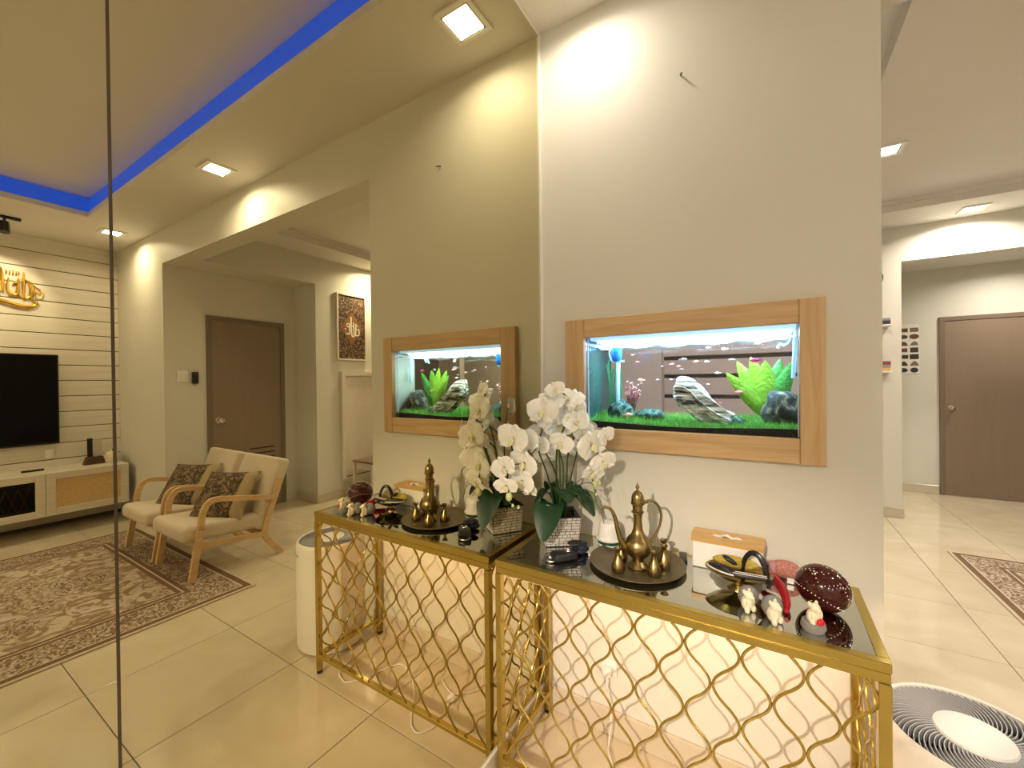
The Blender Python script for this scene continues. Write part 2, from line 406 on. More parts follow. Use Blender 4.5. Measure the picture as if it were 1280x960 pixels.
m_seal = emis('silicone edge catching tank light', (.8, .9, 1), .0)
for x in (AX0 + .019, AX1 - .022): abox('silicone_seam', (x, AY0 + .0052, 1.178), (x + .004, AY0 + .008, 1.56), mat('pale silicone', (.75, .82, .9), .4))
# water surface seen from below, and the lamp above it
def wz(u, v): return 1.497 + .0035 * math.sin(u * 31 + v * 7) + .003 * math.sin(v * 19 + u * 12) + .002 * math.sin(u * 67 - v * 23)
m_water = bpy.data.materials.new('water surface'); m_water.use_nodes = True
nt = m_water.node_tree; nt.nodes.remove(nt.nodes['Principled BSDF'])
a_ = nt.nodes.new('ShaderNodeBsdfTranslucent'); a_.inputs[0].default_value = (.55, .80, 1, 1)
b_ = nt.nodes.new('ShaderNodeBsdfTransparent'); b_.inputs[0].default_value = (.85, .95, 1, 1)
c_ = nt.nodes.new('ShaderNodeMixShader'); c_.inputs[0].default_value = .2
nz = nt.nodes.new('ShaderNodeTexNoise'); nz.inputs['Scale'].default_value = 30
mm_ = nt.nodes.new('ShaderNodeMath'); mm_.operation = 'MULTIPLY'; mm_.inputs[1].default_value = .45; nt.links.new(nz.outputs['Fac'], mm_.inputs[0]); nt.links.new(mm_.outputs[0], c_.inputs[0])
nt.links.new(a_.outputs[0], c_.inputs[1]); nt.links.new(b_.outputs[0], c_.inputs[2]); nt.links.new(c_.outputs[0], nt.nodes['Material Output'].inputs[0])
obj('water_surface', G().grid(lambda u, v: Vector((AX0 + .006 + u * (AX1 - AX0 - .012), AY0 + .006 + v * (AY1 - AY0 - .012), wz(u, v))) - AO, 60, 20), m_water, aq)
lamp = thing('aquarium_lamp', 'white LED bar lamp lying across the top of the aquarium', 'lamp', (.536, .12, 1.535))
LO = Vector((.536, .12, 1.535))
obj('housing', G().box(Vector((.20, .02, 1.5165)) - LO, Vector((.873, .20, 1.545)) - LO, bev=.003), mat('housing with water band glow', (.55, .75, 1.), .3, emit=(.42, .68, 1.), estr=.85), lamp)  # housing given a glow to imitate the bright band at the water line
for i in range(3):
    obj('led_row', G().box(Vector((.21, .075 + i * .045, 1.510)) - LO, Vector((.863, .09 + i * .045, 1.516)) - LO), emis('tank led', (.86, .93, 1), 12), lamp, smooth=False)
AL = bpy.data.lights.new('tank_lamp', 'AREA'); AL.shape = 'RECTANGLE'; AL.size = .62; AL.size_y = .12; AL.energy = 6.5; AL.color = (.88, .95, 1)
alo = bpy.data.objects.new('tank_lamp', AL); COL.objects.link(alo); alo.parent = lamp; alo.location = Vector((.536, .13, 1.5085)) - LO
# filter pipes and the blue sponge
m_pipe = mat('clear blue pipe', (.45, .68, .95), .15, var=.1)
tag(obj('filter_pipe', G().tube(cat_rom([(.262, .20, 1.56), (.262, .20, 1.47), (.256, .20, 1.40), (.254, .20, 1.235)], 5), .0085, 10), m_pipe), 'pale blue upright filter pipe beside the blue sponge in the aquarium', 'pipe')
tag(obj('intake_tube', G().tube(cat_rom([(.885, .10, 1.56), (.875, .10, 1.50), (.872, .10, 1.43), (.868, .10, 1.36)], 5), .006, 10), m_pipe), 'pale blue intake tube hanging in front of the broad leaved plant', 'tube')
tag(obj('outlet_tube', G().tube(cat_rom([(.872, .20, 1.56), (.868, .20, 1.50), (.85, .20, 1.475), (.835, .20, 1.48), (.828, .20, 1.465)], 5), .005, 8), mat('smoke tube', (.25, .35, .5), .2)), 'curved outlet tube at the aquarium corner above the plant', 'tube')
bs = thing('filter_sponge', 'bright blue sponge filter cup hanging under the water surface', 'filter', (.282, .10, 1.46))
obj('sponge', G().lathe([(0, -.024), (.012, -.024), (.018, -.016), (.02, .0), (.02, .03), (0, .03)], 20), mat('blue sponge', (.01, .22, .85), .6, bump=.2), bs)
obj('bracket', G().tube(cat_rom([(-.026, 0, .04), (-.029, 0, .005), (-.022, 0, -.022), (-.008, 0, -.03)], 5), .003, 8), m_pipe, bs)
# rocks
def rock(name, label, c, r, m, rot=(0, 0, 0), seed=1, amp=.18, sub=4):
    g = G(); bmesh.ops.create_icosphere(g.bm, subdivisions=sub, radius=1)
    rr = random.Random(seed); ph = [(rr.uniform(1.5, 4), Vector((rr.uniform(-1, 1), rr.uniform(-1, 1), rr.uniform(-1, 1))).normalized(), rr.uniform(0, 6)) for _ in range(9)]
    from mathutils import Euler
    E_ = Euler(rot).to_matrix()
    for v in g.bm.verts:
        p = v.co.copy(); d = sum(math.sin(f * 2.2 * p.dot(a) + h) / (1 + .3 * k) for k, (f, a, h) in enumerate(ph)) / 4
        p = p * (1 + amp * d); v.co = E_ @ Vector((p.x * r[0], p.y * r[1], p.z * r[2]))
    o = obj(name, g, m, loc=c, angle=60); return tag(o, label, 'rock')
def rock_mat(name, a, b_col, c_col, sc):
    m = bpy.data.materials.new(name); m.use_nodes = True; nt = m.node_tree; b = nt.nodes['Principled BSDF']; N = nt.nodes.new; L = nt.links.new
    tc = N('ShaderNodeTexCoord'); n = N('ShaderNodeTexNoise'); n.inputs['Scale'].default_value = sc; n.inputs['Detail'].default_value = 6; n.inputs['Distortion'].default_value = 1.5; L(tc.outputs['Object'], n.inputs['Vector'])
    r = N('ShaderNodeValToRGB'); e = r.color_ramp.elements; e[0].position = .38; e[0].color = (*a, 1); e[1].position = .66; e[1].color = (*c_col, 1); k = e.new(.52); k.color = (*b_col, 1)
    L(n.outputs['Fac'], r.inputs[0]); L(r.outputs[0], b.inputs['Base Color']); b.inputs['Roughness'].default_value = .85
    bp = N('ShaderNodeBump'); bp.inputs['Distance'].default_value = .012; L(n.outputs['Fac'], bp.inputs['Height']); L(bp.outputs[0], b.inputs['Normal']); return m
m_rock_old = mat('mossy green rock', (.03, .09, .07), .8, var=.95, scale=45, bump=1., bscale=60)
m_rock2_old = mat('grey green rock', (.085, .095, .06), .8, var=.98, scale=30, bump=1., bscale=45)
m_rock = rock_mat('moss covered rock', (.006, .012, .010), (.03, .085, .06), (.10, .22, .17), 28)
m_rock2 = rock_mat('hollow grey rock', (.008, .012, .009), (.05, .065, .045), (.34, .29, .19), 22)
m_drift = wood('striated stone', (.05, .042, .03), (.62, .55, .42), .8, axis=0, freq=16)
rock('rock', 'dark mossy rock under the pink stem plant', (.282, .15, 1.225), (.052, .05, .05), m_rock, seed=2)
rock('rock', 'low teal mossy rock between the stem plant and striated stone', (.395, .17, 1.215), (.060, .05, .028), m_rock, seed=3)
rock('rock', 'small dark mossy stone in the grass beside the big hollow rock', (.70, .09, 1.208), (.034, .028, .02), m_rock, seed=4)
rock('rock', 'big rounded rock with a hollow face below the broad leaved plant', (.838, .11, 1.255), (.058, .055, .065), m_rock2, seed=7, amp=.2)
# the long striated stone leaning across the middle
g = G()
ax = [Vector((.50, .12, 1.318)), Vector((.54, .115, 1.312)), Vector((.59, .11, 1.262)), Vector((.645, .105, 1.222)), Vector((.685, .10, 1.205))]
pts = cat_rom(ax, 8); NR = 40; rr = random.Random(5); ph = [rr.uniform(0, 6.28) for _ in range(8)]
V = []
for i, p in enumerate(pts):
    t = i / (len(pts) - 1); r0 = .044 * (1 - .35 * t) * (min(1, (.25 + t * 9)) ** .5)
    tan = (pts[min(i + 1, len(pts) - 1)] - pts[max(i - 1, 0)]).normalized(); s = tan.cross(Vector((0, 1, 0))).normalized(); q = s.cross(tan)
    ring = []
    for k in range(NR):
        a = 2 * PI * k / NR; w = 1 + .13 * math.sin(7 * a + ph[0] + 2 * t) + .10 * math.sin(11 * a + ph[1] - 3 * t) + .08 * math.sin(17 * a + ph[2]) + .12 * math.sin(3 * a + 6 * t + ph[3])
        ring.append(g.bm.verts.new(p + s * r0 * w * math.cos(a) * 1.15 + q * r0 * w * math.sin(a)))
    V.append(ring)
for a, b in zip(V, V[1:]):
    for k in range(NR): g.bm.faces.new((a[k], a[(k + 1) % NR], b[(k + 1) % NR], b[k]))
g.bm.faces.new(V[0][::-1]); g.bm.faces.new(V[-1])
def stone_mat():
    m = bpy.data.materials.new('striated stone face'); m.use_nodes = True; nt = m.node_tree; b = nt.nodes['Principled BSDF']
    tc = nt.nodes.new('ShaderNodeTexCoord'); mp = nt.nodes.new('ShaderNodeMapping'); mp.inputs['Rotation'].default_value = (0, math.radians(37), 0); mp.inputs['Scale'].default_value = (9, 60, 95)
    nt.links.new(tc.outputs['Object'], mp.inputs[0]); n = nt.nodes.new('ShaderNodeTexNoise'); n.inputs['Scale'].default_value = 1; n.inputs['Detail'].default_value = 4
    nt.links.new(mp.outputs[0], n.inputs[0]); cr = nt.nodes.new('ShaderNodeValToRGB'); e = cr.color_ramp.elements
    e[0].position = .40; e[0].color = (.03, .028, .02, 1); e[1].position = .60; e[1].color = (.70, .64, .50, 1)
    nt.links.new(n.outputs['Fac'], cr.inputs[0]); nt.links.new(cr.outputs[0], b.inputs['Base Color']); b.inputs['Roughness'].default_value = .8
    bp = nt.nodes.new('ShaderNodeBump'); bp.inputs['Distance'].default_value = .006; nt.links.new(n.outputs['Fac'], bp.inputs['Height']); nt.links.new(bp.outputs[0], b.inputs['Normal'])
    return m
tag(obj('striated_stone', g, stone_mat(), angle=70), 'long cream and dark striated stone leaning in the middle of the aquarium', 'rock')
# broad leaved sword plant
def leaf_fn(base, tip, width, sag, curl=.25, side=None):
    base = Vector(base); tip = Vector(tip); ax_ = tip - base; L = ax_.length
    s = ax_.cross(side or Vector((0, 1, 0))); s = (side or Vector((0, 1, 0))).cross(ax_) if s.length < 1e-6 else s
    s.normalize(); n = s.cross(ax_).normalized()
    def fn(u, v):
        w = width * (math.sin(PI * min(1, u ** .8)) ** .75 * .96 + .04 * (1 - u)); q = v * 2 - 1
        return base + ax_ * u + s * (w * q) + n * (curl * w * q * q) + Vector((0, 0, -sag * u * u + sag * u)) + n * (.04 * w * math.sin(u * 22) * abs(q))
    return fn
def leaf_mat(name, a, b_col, rough=.4, trans=.3):
    m = mat(name, a, rough, var=.25, scale=40)
    return m
sp = thing('sword_plant', 'lime green broad leaved plant behind the hollow rock in the aquarium', 'plant', (.80, .2, 1.21))
SO = Vector((.80, .2, 1.21)); m_lime = mat('lime leaf', (.17, .34, .02), .4, var=.5, scale=40, bump=.4, bscale=90)
m_green2 = mat('bright green leaf', (.045, .23, .03), .4, var=.5, scale=40, bump=.4, bscale=90)
for tip, w, mm in (((.665, .17, 1.385), .026, m_lime), ((.700, .20, 1.425), .030, m_lime), ((.745, .19, 1.44), .032, m_lime), ((.79, .18, 1.425), .036, m_lime), ((.835, .22, 1.43), .032, m_green2), ((.872, .18, 1.42), .030, m_green2),
                   ((.865, .25, 1.37), .03, m_green2), ((.73, .25, 1.40), .028, m_green2), ((.69, .16, 1.34), .022, m_lime)):
    obj('leaf', G().grid(leaf_fn(Vector((.80 + random.uniform(-.012, .012), .2, 1.215)) - SO, Vector(tip) - SO, w, .02), 14, 6), mm, sp)
pp = thing('stem_plant', 'bushy pink and red stem plant above the mossy rock in the aquarium', 'plant', (.315, .19, 1.22))
PO = Vector((.315, .19, 1.22)); m_pink = mat('pink leaves', (.85, .36, .38), .5, var=.4, scale=60); m_pstem = mat('olive stem', (.12, .14, .04), .5)
for i in range(22):
    a = random.uniform(0, 6.28); h = random.uniform(.06, .135); rr_ = random.uniform(.01, .045)
    tip = Vector((rr_ * math.cos(a), rr_ * math.sin(a) * .6, h)); g = G()
    g.tube([Vector((tip.x * .2, tip.y * .2, 0)), tip * .6, tip], .0012, 5); st = obj('stem', g, m_pstem, pp)
    g = G()
    for k in range(26):
        t = random.uniform(.35, 1.05); c = tip * t; b2 = random.uniform(0, 6.28)
        d = Vector((math.cos(b2), math.sin(b2), random.uniform(.2, .9))).normalized() * random.uniform(.009, .015)
        g.grid(leaf_fn(c, c + d, .0038, 0, .1, Vector((0, 0, 1)) if abs(d.z) < .01 else None), 3, 2)
    obj('leaf_cluster', g, m_pink, st)
vp = thing('ribbon_grass', 'tall green ribbon leaved plant behind the pale blue filter pipe', 'plant', (.222, .24, 1.21))
for i in range(7):
    g = G(); x = -.025 + .008 * i; g.grid(lambda u, v: Vector((x + .01 * math.sin(u * 3 + i) + (v - .5) * .008, .01 * math.sin(i * 2 + u * 2), u * (.20 + .02 * (i % 3)))), 10, 1)
    obj('leaf', g, mat('ribbon leaf', (.03, .20, .08), .5, var=.3), vp)
# carpet grass: nobody could count it
g = G()
for i in range(6500):
    x = random.uniform(AX0 + .012, AX1 - .012); y = AY0 + .010 + (random.random() ** 1.6) * .30
    z = soil_z(x, y) - .002; h = random.uniform(.012, .034) * (1.0 if y > .05 else .75); a = random.uniform(0, PI); w = .0011
    d = Vector((math.cos(a) * w, math.sin(a) * w, 0)); tip = Vector((x + random.uniform(-.008, .008), max(AY0 + .008, y + random.uniform(-.008, .008)), z + h))
    b = Vector((x, y, z)); vs = [g.bm.verts.new(b - d), g.bm.verts.new(b + d), g.bm.verts.new(tip)]; g.bm.faces.new(vs)
cg_ = tag(obj('carpet_grass', g, mat('carpet grass', (.16, .50, .06), .6, var=.4, scale=90), smooth=False), 'short bright green grass carpet growing on the aquarium soil', 'grass'); cg_['kind'] = 'stuff'
# fish
def fish_mesh(L=1.):
    g = G(); n = 12; rings = []
    prof = [(-.5, .004), (-.46, .06), (-.38, .12), (-.22, .17), (0, .18), (.18, .13), (.32, .07), (.38, .05)]
    for x, r in prof: rings.append([g.bm.verts.new((x * L, r * .5 * L * math.cos(2 * PI * k / n), r * 1.15 * L * math.sin(2 * PI * k / n))) for k in range(n)])
    for a, b in zip(rings, rings[1:]):
        for k in range(n): g.bm.faces.new((a[k], a[(k + 1) % n], b[(k + 1) % n], b[k]))
    g.bm.faces.new(rings[0][::-1]); g.bm.faces.new(rings[-1])
    return g
def fins(L=1.):
    g = G(); g.prism([(.36 * L, 0), (.62 * L, .2 * L), (.54 * L, 0), (.62 * L, -.2 * L)], 'xz', -.008 * L, .008 * L)
    g.prism([(-.1 * L, .18 * L), (.06 * L, .32 * L), (.16 * L, .14 * L)], 'xz', -.006 * L, .006 * L)
    g.prism([(-.02 * L, -.18 * L), (.12 * L, -.30 * L), (.18 * L, -.13 * L)], 'xz', -.006 * L, .006 * L)
    return g
FM = fish_mesh().mesh('fish_body'); FN = fins().mesh('fish_fins', False)
fcol = {'w': ('silver white', (.50, .48, .50)), 'm': ('magenta', (.85, .03, .30)), 'p': ('pink', (.9, .22, .35)), 'o': ('pale orange', (.95, .45, .28)), 't': ('teal', (.25, .7, .62))}
FL = [(.536, .077, 1.432, 'w', .034), (.606, .143, 1.425, 'w', .022), (.762, .075, 1.421, 'm', .038), (.711, .09, 1.313, 'p', .034), (.365, .102, 1.429, 'p', .022), (.529, .088, 1.396, 'w', .020), (.574, .116, 1.425, 'o', .022), (.636, .209, 1.383, 'w', .024), (.658, .216, 1.474, 'w', .026),
      (.481, .164, 1.420, 'p', .020), (.372, .12, 1.359, 'o', .032), (.420, .194, 1.360, 'w', .018), (.455, .114, 1.411, 'w', .014), (.638, .066, 1.485, 'w', .018), (.609, .161, 1.478, 'w', .020), (.770, .12, 1.482, 'w', .024), (.292, .111, 1.435, 't', .034), (.318, .20, 1.465, 'w', .014), (.336, .06, 1.225, 'o', .044), (.692, .096, 1.426, 'w', .026), (.653, .100, 1.275, 'p', .020), (.511, .128, 1.409, 'o', .018), (.470, .20, 1.36, 'w', .016), (.60, .24, 1.34, 'w', .016)]
where = {'w': 'small silver white fish swimming in the aquarium', 'm': 'magenta pink fish swimming above the broad leaved plant', 'p': 'pink fish swimming in the aquarium', 'o': 'pale orange fish swimming in the aquarium', 't': 'pale teal fish beside the blue sponge'}
FLAB = {3: 'pink fish beside the lowest leaf of the broad leaved plant', 4: 'tiny pink fish above the pink stem plant', 9: 'tiny pink fish above the striated stone', 20: 'tiny pink fish just above the low end of the striated stone',
        6: 'small orange fish between silver fish in open water', 10: 'pale orange fish near the top of the pink stem plant', 18: 'long pale orange fish resting on the grass carpet', 21: 'tiny orange fish above the high end of the striated stone',
        16: 'pale teal fish beside the blue sponge', 0: 'larger silver white fish above the striated stone', 15: 'silver fish under the water surface above the broad leaved plant'}
for i, (x, y, z, c, L) in enumerate(FL):
    t = thing('fish', FLAB.get(i, where[c]), 'fish', (x, y, z), (PI if i % 3 == 0 else 0) + random.uniform(-.5, .5), {'w': 'silver fish', 'm': 'magenta fish', 'p': 'pink fish', 'o': 'orange fish', 't': 'teal fish'}[c])
    t.scale = (L * .85,) * 3
    mm = mat('fish ' + fcol[c][0], fcol[c][1], .35, var=.15)
    bo = bpy.data.objects.new('body', FM.copy()); bo.data.materials.append(mm); COL.objects.link(bo); bo.parent = t
    fo = bpy.data.objects.new('fins', FN.copy()); fo.data.materials.append(mm); COL.objects.link(fo); fo.parent = t

# ================================================================== CONSOLE TABLE
CX0, CX1, CY0, CY1, CH = .0125, 1.0143, -.389, -.017, .76
co = thing('console_table', 'gold metal console table with ogee wire lattice and dark glass top', 'console table', ((CX0 + CX1) / 2, (CY0 + CY1) / 2, 0))
CO = Vector(((CX0 + CX1) / 2, (CY0 + CY1) / 2, 0))
def cbox(name, a, b, m, bev=.0015, par=co): return obj(name, G().box(Vector(a) - CO, Vector(b) - CO, bev=bev, seg=1), m, par, smooth=False)
TB = .022
for x in (CX0, CX1 - TB):
    for y in (CY0, CY1 - TB):
        lg = cbox('leg', (x, y, .012), (x + TB, y + TB, CH - .046), m_gold)
        obj('foot', G().lathe([(0, 0), (.013, 0), (.013, .012), (0, .012)], 14, c=Vector((x + TB / 2, y + TB / 2, 0)) - CO), m_black, lg)
for z0, z1, nm in ((CH - .022, CH, 'top_rail'), (CH - .045, CH - .0235, 'apron_rail'), (.075, .092, 'bottom_rail')):
    i_ = .0 if nm != 'apron_rail' else .0015
    x0_, x1_, y0_, y1_ = CX0 + i_, CX1 - i_, CY0 + i_, CY1 - i_
    if nm == 'bottom_rail': xa, xb, ya, yb = x0_ + TB, x1_ - TB, y0_ + TB, y1_ - TB
    else: xa, xb, ya, yb = x0_, x1_, y0_ + TB, y1_ - TB
    cbox(nm, (xa, y0_, z0), (xb, y0_ + TB, z1), m_gold)
    if nm != 'bottom_rail': cbox(nm, (xa, y1_ - TB, z0), (xb, y1_, z1), m_gold)
    cbox(nm, (x0_, ya, z0), (x0_ + TB, yb, z1), m_gold); cbox(nm, (x1_ - TB, ya, z0), (x1_, yb, z1), m_gold)
m_smoke = mat('smoked mirror glass', (.58, .60, .57), .015, metal=1., var=.02)
cbox('glass_top', (CX0 + TB, CY0 + TB, CH - .008), (CX1 - TB, CY1 - TB, CH - .0005), m_smoke, 0)
# ogee lattice: wavy wires touching at nodes
LP, LR, ZN = .1305, .0870, .672      # node pitch, half wave, height of the first node row
def wire_mesh(sign, horiz='x'):
    pts = []; z = .092; N = 84
    for i in range(N + 1):
        zz = .092 + (CH - .046 - .092) * i / N; c = math.cos(PI * (zz - ZN) / LR)
        c = math.copysign(abs(c) ** .92, c)
        d = sign * (LP / 4 - .0032) * c
        pts.append((d, 0, zz) if horiz == 'x' else (0, d, zz))
    m = G().tube(pts, .0036, 7).mesh('wire'); m.materials.append(m_gold); return m
WX = {s: wire_mesh(s) for s in (1, -1)}; WY = {s: wire_mesh(s, 'y') for s in (1, -1)}
def lattice_x(y):
    k = -6
    while True:
        xa = .345 + LP / 4 + k * LP / 2
        if xa > CX1 - TB - .005: break
        if xa > CX0 + TB + .005:
            lo_, hi_ = CX0 + TB, CX1 - TB
            obj('wire', WX[-1 if k % 2 == 0 else 1], None, co, loc=Vector((xa, y, 0)) - CO)
        k += 1
def lattice_y(x):
    n = 5
    for k in range(n):
        ya = CY0 + TB + (k + .5) * (CY1 - CY0 - 2 * TB) / n
        obj('wire', WY[-1 if k % 2 == 0 else 1], None, co, loc=Vector((x, ya, 0)) - CO)
lattice_x(CY0 + .008); lattice_y(CX0 + .010); lattice_y(CX1 - .010)
# warm strip light under the table top
ls = thing('strip_light', 'warm LED strip under the console table top washing the wall', 'strip light', (.51, -.345, .70))
obj('strip', G().box((-.44, -.008, -.004), (.44, .008, .004)), emis('warm led strip', (1, .60, .28), 2), ls, smooth=False)
obj('channel', G().box((-.445, -.011, .0042), (.445, .011, .010)), mat('strip channel', (.5, .5, .5), .4, metal=1), ls, smooth=False)
SL = bpy.data.lights.new('strip_lamp', 'AREA'); SL.shape = 'RECTANGLE'; SL.size = .88; SL.size_y = .015; SL.energy = 2.5; SL.color = (1, .57, .34); SL.spread = 2.6
slo = bpy.data.objects.new('strip_lamp', SL); COL.objects.link(slo); slo.parent = ls; slo.location = (0, 0, -.006); slo.rotation_euler = (math.radians(62), 0, 0)
# plug and cord on the wall below
pg = thing('wall_plug', 'white plug and cord on the wall below the console', 'plug', (.275, -.001, .26))
obj('socket', G().box((-.03, -.008, -.03), (.03, 0, .03), bev=.003), m_white, pg)
obj('plug_body', G().box((-.015, -.04, -.018), (.015, -.0085, .012), bev=.005), m_white, pg)
obj('cord', G().tube(cat_rom([(0, -.035, -.018), (.004, -.04, -.08), (.02, -.05, -.16), (.015, -.06, -.24), (.03, -.10, -.255), (.10, -.16, -.256), (.2, -.12, -.256)], 6), .003, 7), m_white, pg)
pcb = thing('power_cable', 'thin white cable with small inline adapter looped on the floor under the console', 'cable', (.5, -.25, 0))
obj('cable', G().tube(cat_rom([(.36 - .5, .053, .004), (-.175, -.064, .004), (-.147, -.131, .004), (-.105, -.13, .004), (-.063, -.095, .004), (.05, .03, .004), (.157, .093, .004), (.20, .105, .004), (.233, .082, .004), (.29, -.053, .004), (.329, -.105, .004), (.366, -.107, .004), (.418, -.081, .004), (.45, .0, .004)], 8), .0032, 7), m_white, pcb)
obj('adapter', G().box((-.165, .045, .0005), (-.13, .07, .022), bev=.004), m_white, pcb)

# ================================================================== THINGS ON THE CONSOLE
ZT = CH
# brass tray, ewer, cups
tag(obj('brass_tray', G().lathe([(0, .004), (.11, .004), (.125, .006), (.146, .012), (.15, .0125), (.15, .010), (.135, .004), (.12, 0), (0, 0)], 56), m_tray, loc=(.432, -.185, ZT + .0005)), 'round tarnished brass tray under the ewer and cups', 'tray')
ZY = ZT + .005
ew = thing('brass_ewer', 'tall antique brass ewer with long curved spout and handle', 'ewer', (.445, -.215, ZY), math.atan2(-.60, -.80))
obj('body', G().lathe([(0, 0), (.031, 0), (.032, .005), (.027, .012), (.018, .022), (.018, .030), (.033, .043), (.043, .060), (.043, .076), (.034, .093), (.021, .106), (.0150, .122), (.0125, .150), (.0145, .172), (.019, .175), (.0195, .178), (.015, .181), (.0165, .198), (.0215, .202), (.0215, .205), (0, .205)], 36), m_brass, ew)
ld = obj('lid', G().lathe([(.0195, .2055), (.0195, .214), (.0185, .226), (.014, .237), (.006, .243), (.0035, .247), (.0035, .250), (.0068, .255), (.0048, .259), (.002, .266), (0, .270)], 28), m_brass, ew)
obj('hinge', G().box((-.034, -.005, .203), (-.020, .005, .215), bev=.002), m_brass, ld)
obj('spout', G().tube(cat_rom([(.030, 0, .050), (.050, 0, .075), (.064, 0, .115), (.074, 0, .160), (.086, 0, .186), (.102, 0, .196), (.114, 0, .192)], 6), [.0105 - .006 * min(1, i / 26) for i in range(37)], 10), m_brass, ew)
obj('handle', G().tube(cat_rom([(-.020, 0, .204), (-.04, 0, .212), (-.062, 0, .200), (-.076, 0, .172), (-.074, 0, .140), (-.060, 0, .105), (-.044, 0, .082), (-.038, 0, .070)], 6), .0042, 8), m_brass, ew)
cupm = G().lathe([(0, 0), (.017, 0), (.0205, .005), (.0200, .018), (.014, .034), (.0075, .046), (.0055, .056), (.0065, .062), (.012, .069), (.0125, .072), (.010, .0715), (.004, .060), (0, .058)], 24).mesh('cup_body')
cupm.materials.append(m_brass)
for i, (x, y, lab) in enumerate(((.398, -.272, 'small brass cup beside the ewer foot under the spout'), (.500, -.243, 'small brass cup in front of the ewer handle'), (.516, -.178, 'small brass cup behind the ewer handle near the tray rim'), (.505, -.130, 'small brass cup at the wall side of the tray'), (.383, -.190, 'small brass cup behind the spout of the ewer'))):
    tag(obj('brass_cup', cupm, None, loc=(x, y, ZY)), lab, 'cup', 'brass cups on the tray')
# orchid -----------------------------------------------------------
OB = Vector((.128, -.128, ZT)); RZ = math.radians(36)
orc = thing('potted_orchid', 'white artificial moth orchid in a square stone pattern pot', 'potted plant', OB)
RM = Matrix.Rotation(RZ, 4, 'Z')
m_potd = mat('pot mortar', (.06, .055, .05), .8); m_brick = mat('pot bricks', (.62, .57, .52), .7, var=.35, scale=60, bump=.3, bscale=90)
pw0, pw1, ph_ = .058, .068, .106
def pot_pt(side, t, z, off=0.):
    w = pw0 + (pw1 - pw0) * z / ph_; a = side * PI / 2
    p = Vector(((t * 2 - 1) * w, -w - off, z)); return Matrix.Rotation(a, 3, 'Z') @ p
g = G()
q0 = [g.bm.verts.new(pot_pt(s, 0, 0)) for s in range(4)]; q1 = [g.bm.verts.new(pot_pt(s, 0, ph_)) for s in range(4)]
q2 = [g.bm.verts.new(pot_pt(s, 0, ph_) * .88 + Vector((0, 0, ph_ * .12))) for s in range(4)]; q3 = [g.bm.verts.new(pot_pt(s, 0, ph_) * .86 - Vector((0, 0, ph_ * .05))) for s in range(4)]
g.bm.faces.new(q0)
for A, B in ((q0, q1), (q1, q2), (q2, q3)):
    for k in range(4): g.bm.faces.new((A[k], A[(k + 1) % 4], B[(k + 1) % 4], B[k]))
g.bm.faces.new(q3)
pot = obj('pot', g.xf(RM), m_potd, orc, smooth=False)
g = G(); rr = random.Random(4)
for s in range(4):
    z = .002
    while z < ph_ - .004:
        hh = rr.choice((.0085, .011, .0125)); z1 = min(ph_ - .001, z + hh); t = 0.004
        while t < .99:
            dt = rr.uniform(.10, .22); t1 = min(.996, t + dt)
            if t1 > .9: t1 = .996
            off = rr.uniform(.0015, .003); gz, gt = .0010, .008
            a = [pot_pt(s, t + gt, z + gz, -.0005), pot_pt(s, t1 - gt, z + gz, -.0005), pot_pt(s, t1 - gt, z1 - gz, -.0005), pot_pt(s, t + gt, z1 - gz, -.0005)]
            b = [pot_pt(s, t + gt * 1.5, z + gz * 1.4, off), pot_pt(s, t1 - gt * 1.5, z + gz * 1.4, off), pot_pt(s, t1 - gt * 1.5, z1 - gz * 1.4, off), pot_pt(s, t + gt * 1.5, z1 - gz * 1.4, off)]
            A = [g.bm.verts.new(p) for p in a]; B = [g.bm.verts.new(p) for p in b]; g.bm.faces.new(B)
            for k in range(4): g.bm.faces.new((A[k], A[(k + 1) % 4], B[(k + 1) % 4], B[k]))
            t = t1
        z = z1
bk = obj('brick_cladding', g.xf(RM), m_brick, pot, smooth=False); bk['kind'] = 'stuff'
obj('moss', G().box((-.055, -.055, .085), (.055, .055, .095), bev=.004).xf(RM), mat('dark moss', (.012, .014, .008), .9, bump=.5), orc)
m_leaf = mat('dark orchid leaf', (.012, .05, .018), .28, var=.3, scale=20, coat=.2)
m_stem = mat('orchid stem', (.06, .11, .025), .5, var=.2)
LV = [((.130, -.262, .800), .056), ((.060, -.200, .880), .032), ((.275, -.150, .880), .046), ((.205, -.205, .930), .045), ((.06, -.09, .93), .03), ((.20, -.05, .92), .03), ((.255, -.17, .93), .018)]
for tip, w in LV:
    tip = Vector(tip) - OB; b0 = Vector((tip.x * .12, tip.y * .12, .10)); d = tip - b0; side = Vector((-d.y, d.x, 0)).normalized()
    def lf(u, v, b0=b0, d=d, side=side, w=w):
        q = v * 2 - 1; ww = w * max(.06, math.sin(PI * min(1, .05 + u * .95) ** 1.45)) ** .55
        p = b0 + d * u; p.z += .075 * math.sin(PI * u ** .8); p = p + side * ww * q; p.z += .35 * ww * q * q; return p
    obj('leaf', G().grid(lf, 14, 6), m_leaf, orc)
for i in range(7):   # thin aerial roots / grass blades
    a = -.9 + i * .45; e = Vector((.03 + .13 * math.cos(a), .07 * math.sin(a) - .02, .20 + .05 * math.sin(i * 2)))
    obj('aerial_root', G().tube(cat_rom([(0, 0, .10), (e.x * .4, e.y * .4, .20), tuple(e), (e.x * 1.15, e.y * 1.15, e.z - .06)], 5), .0014, 5), m_stem, orc)
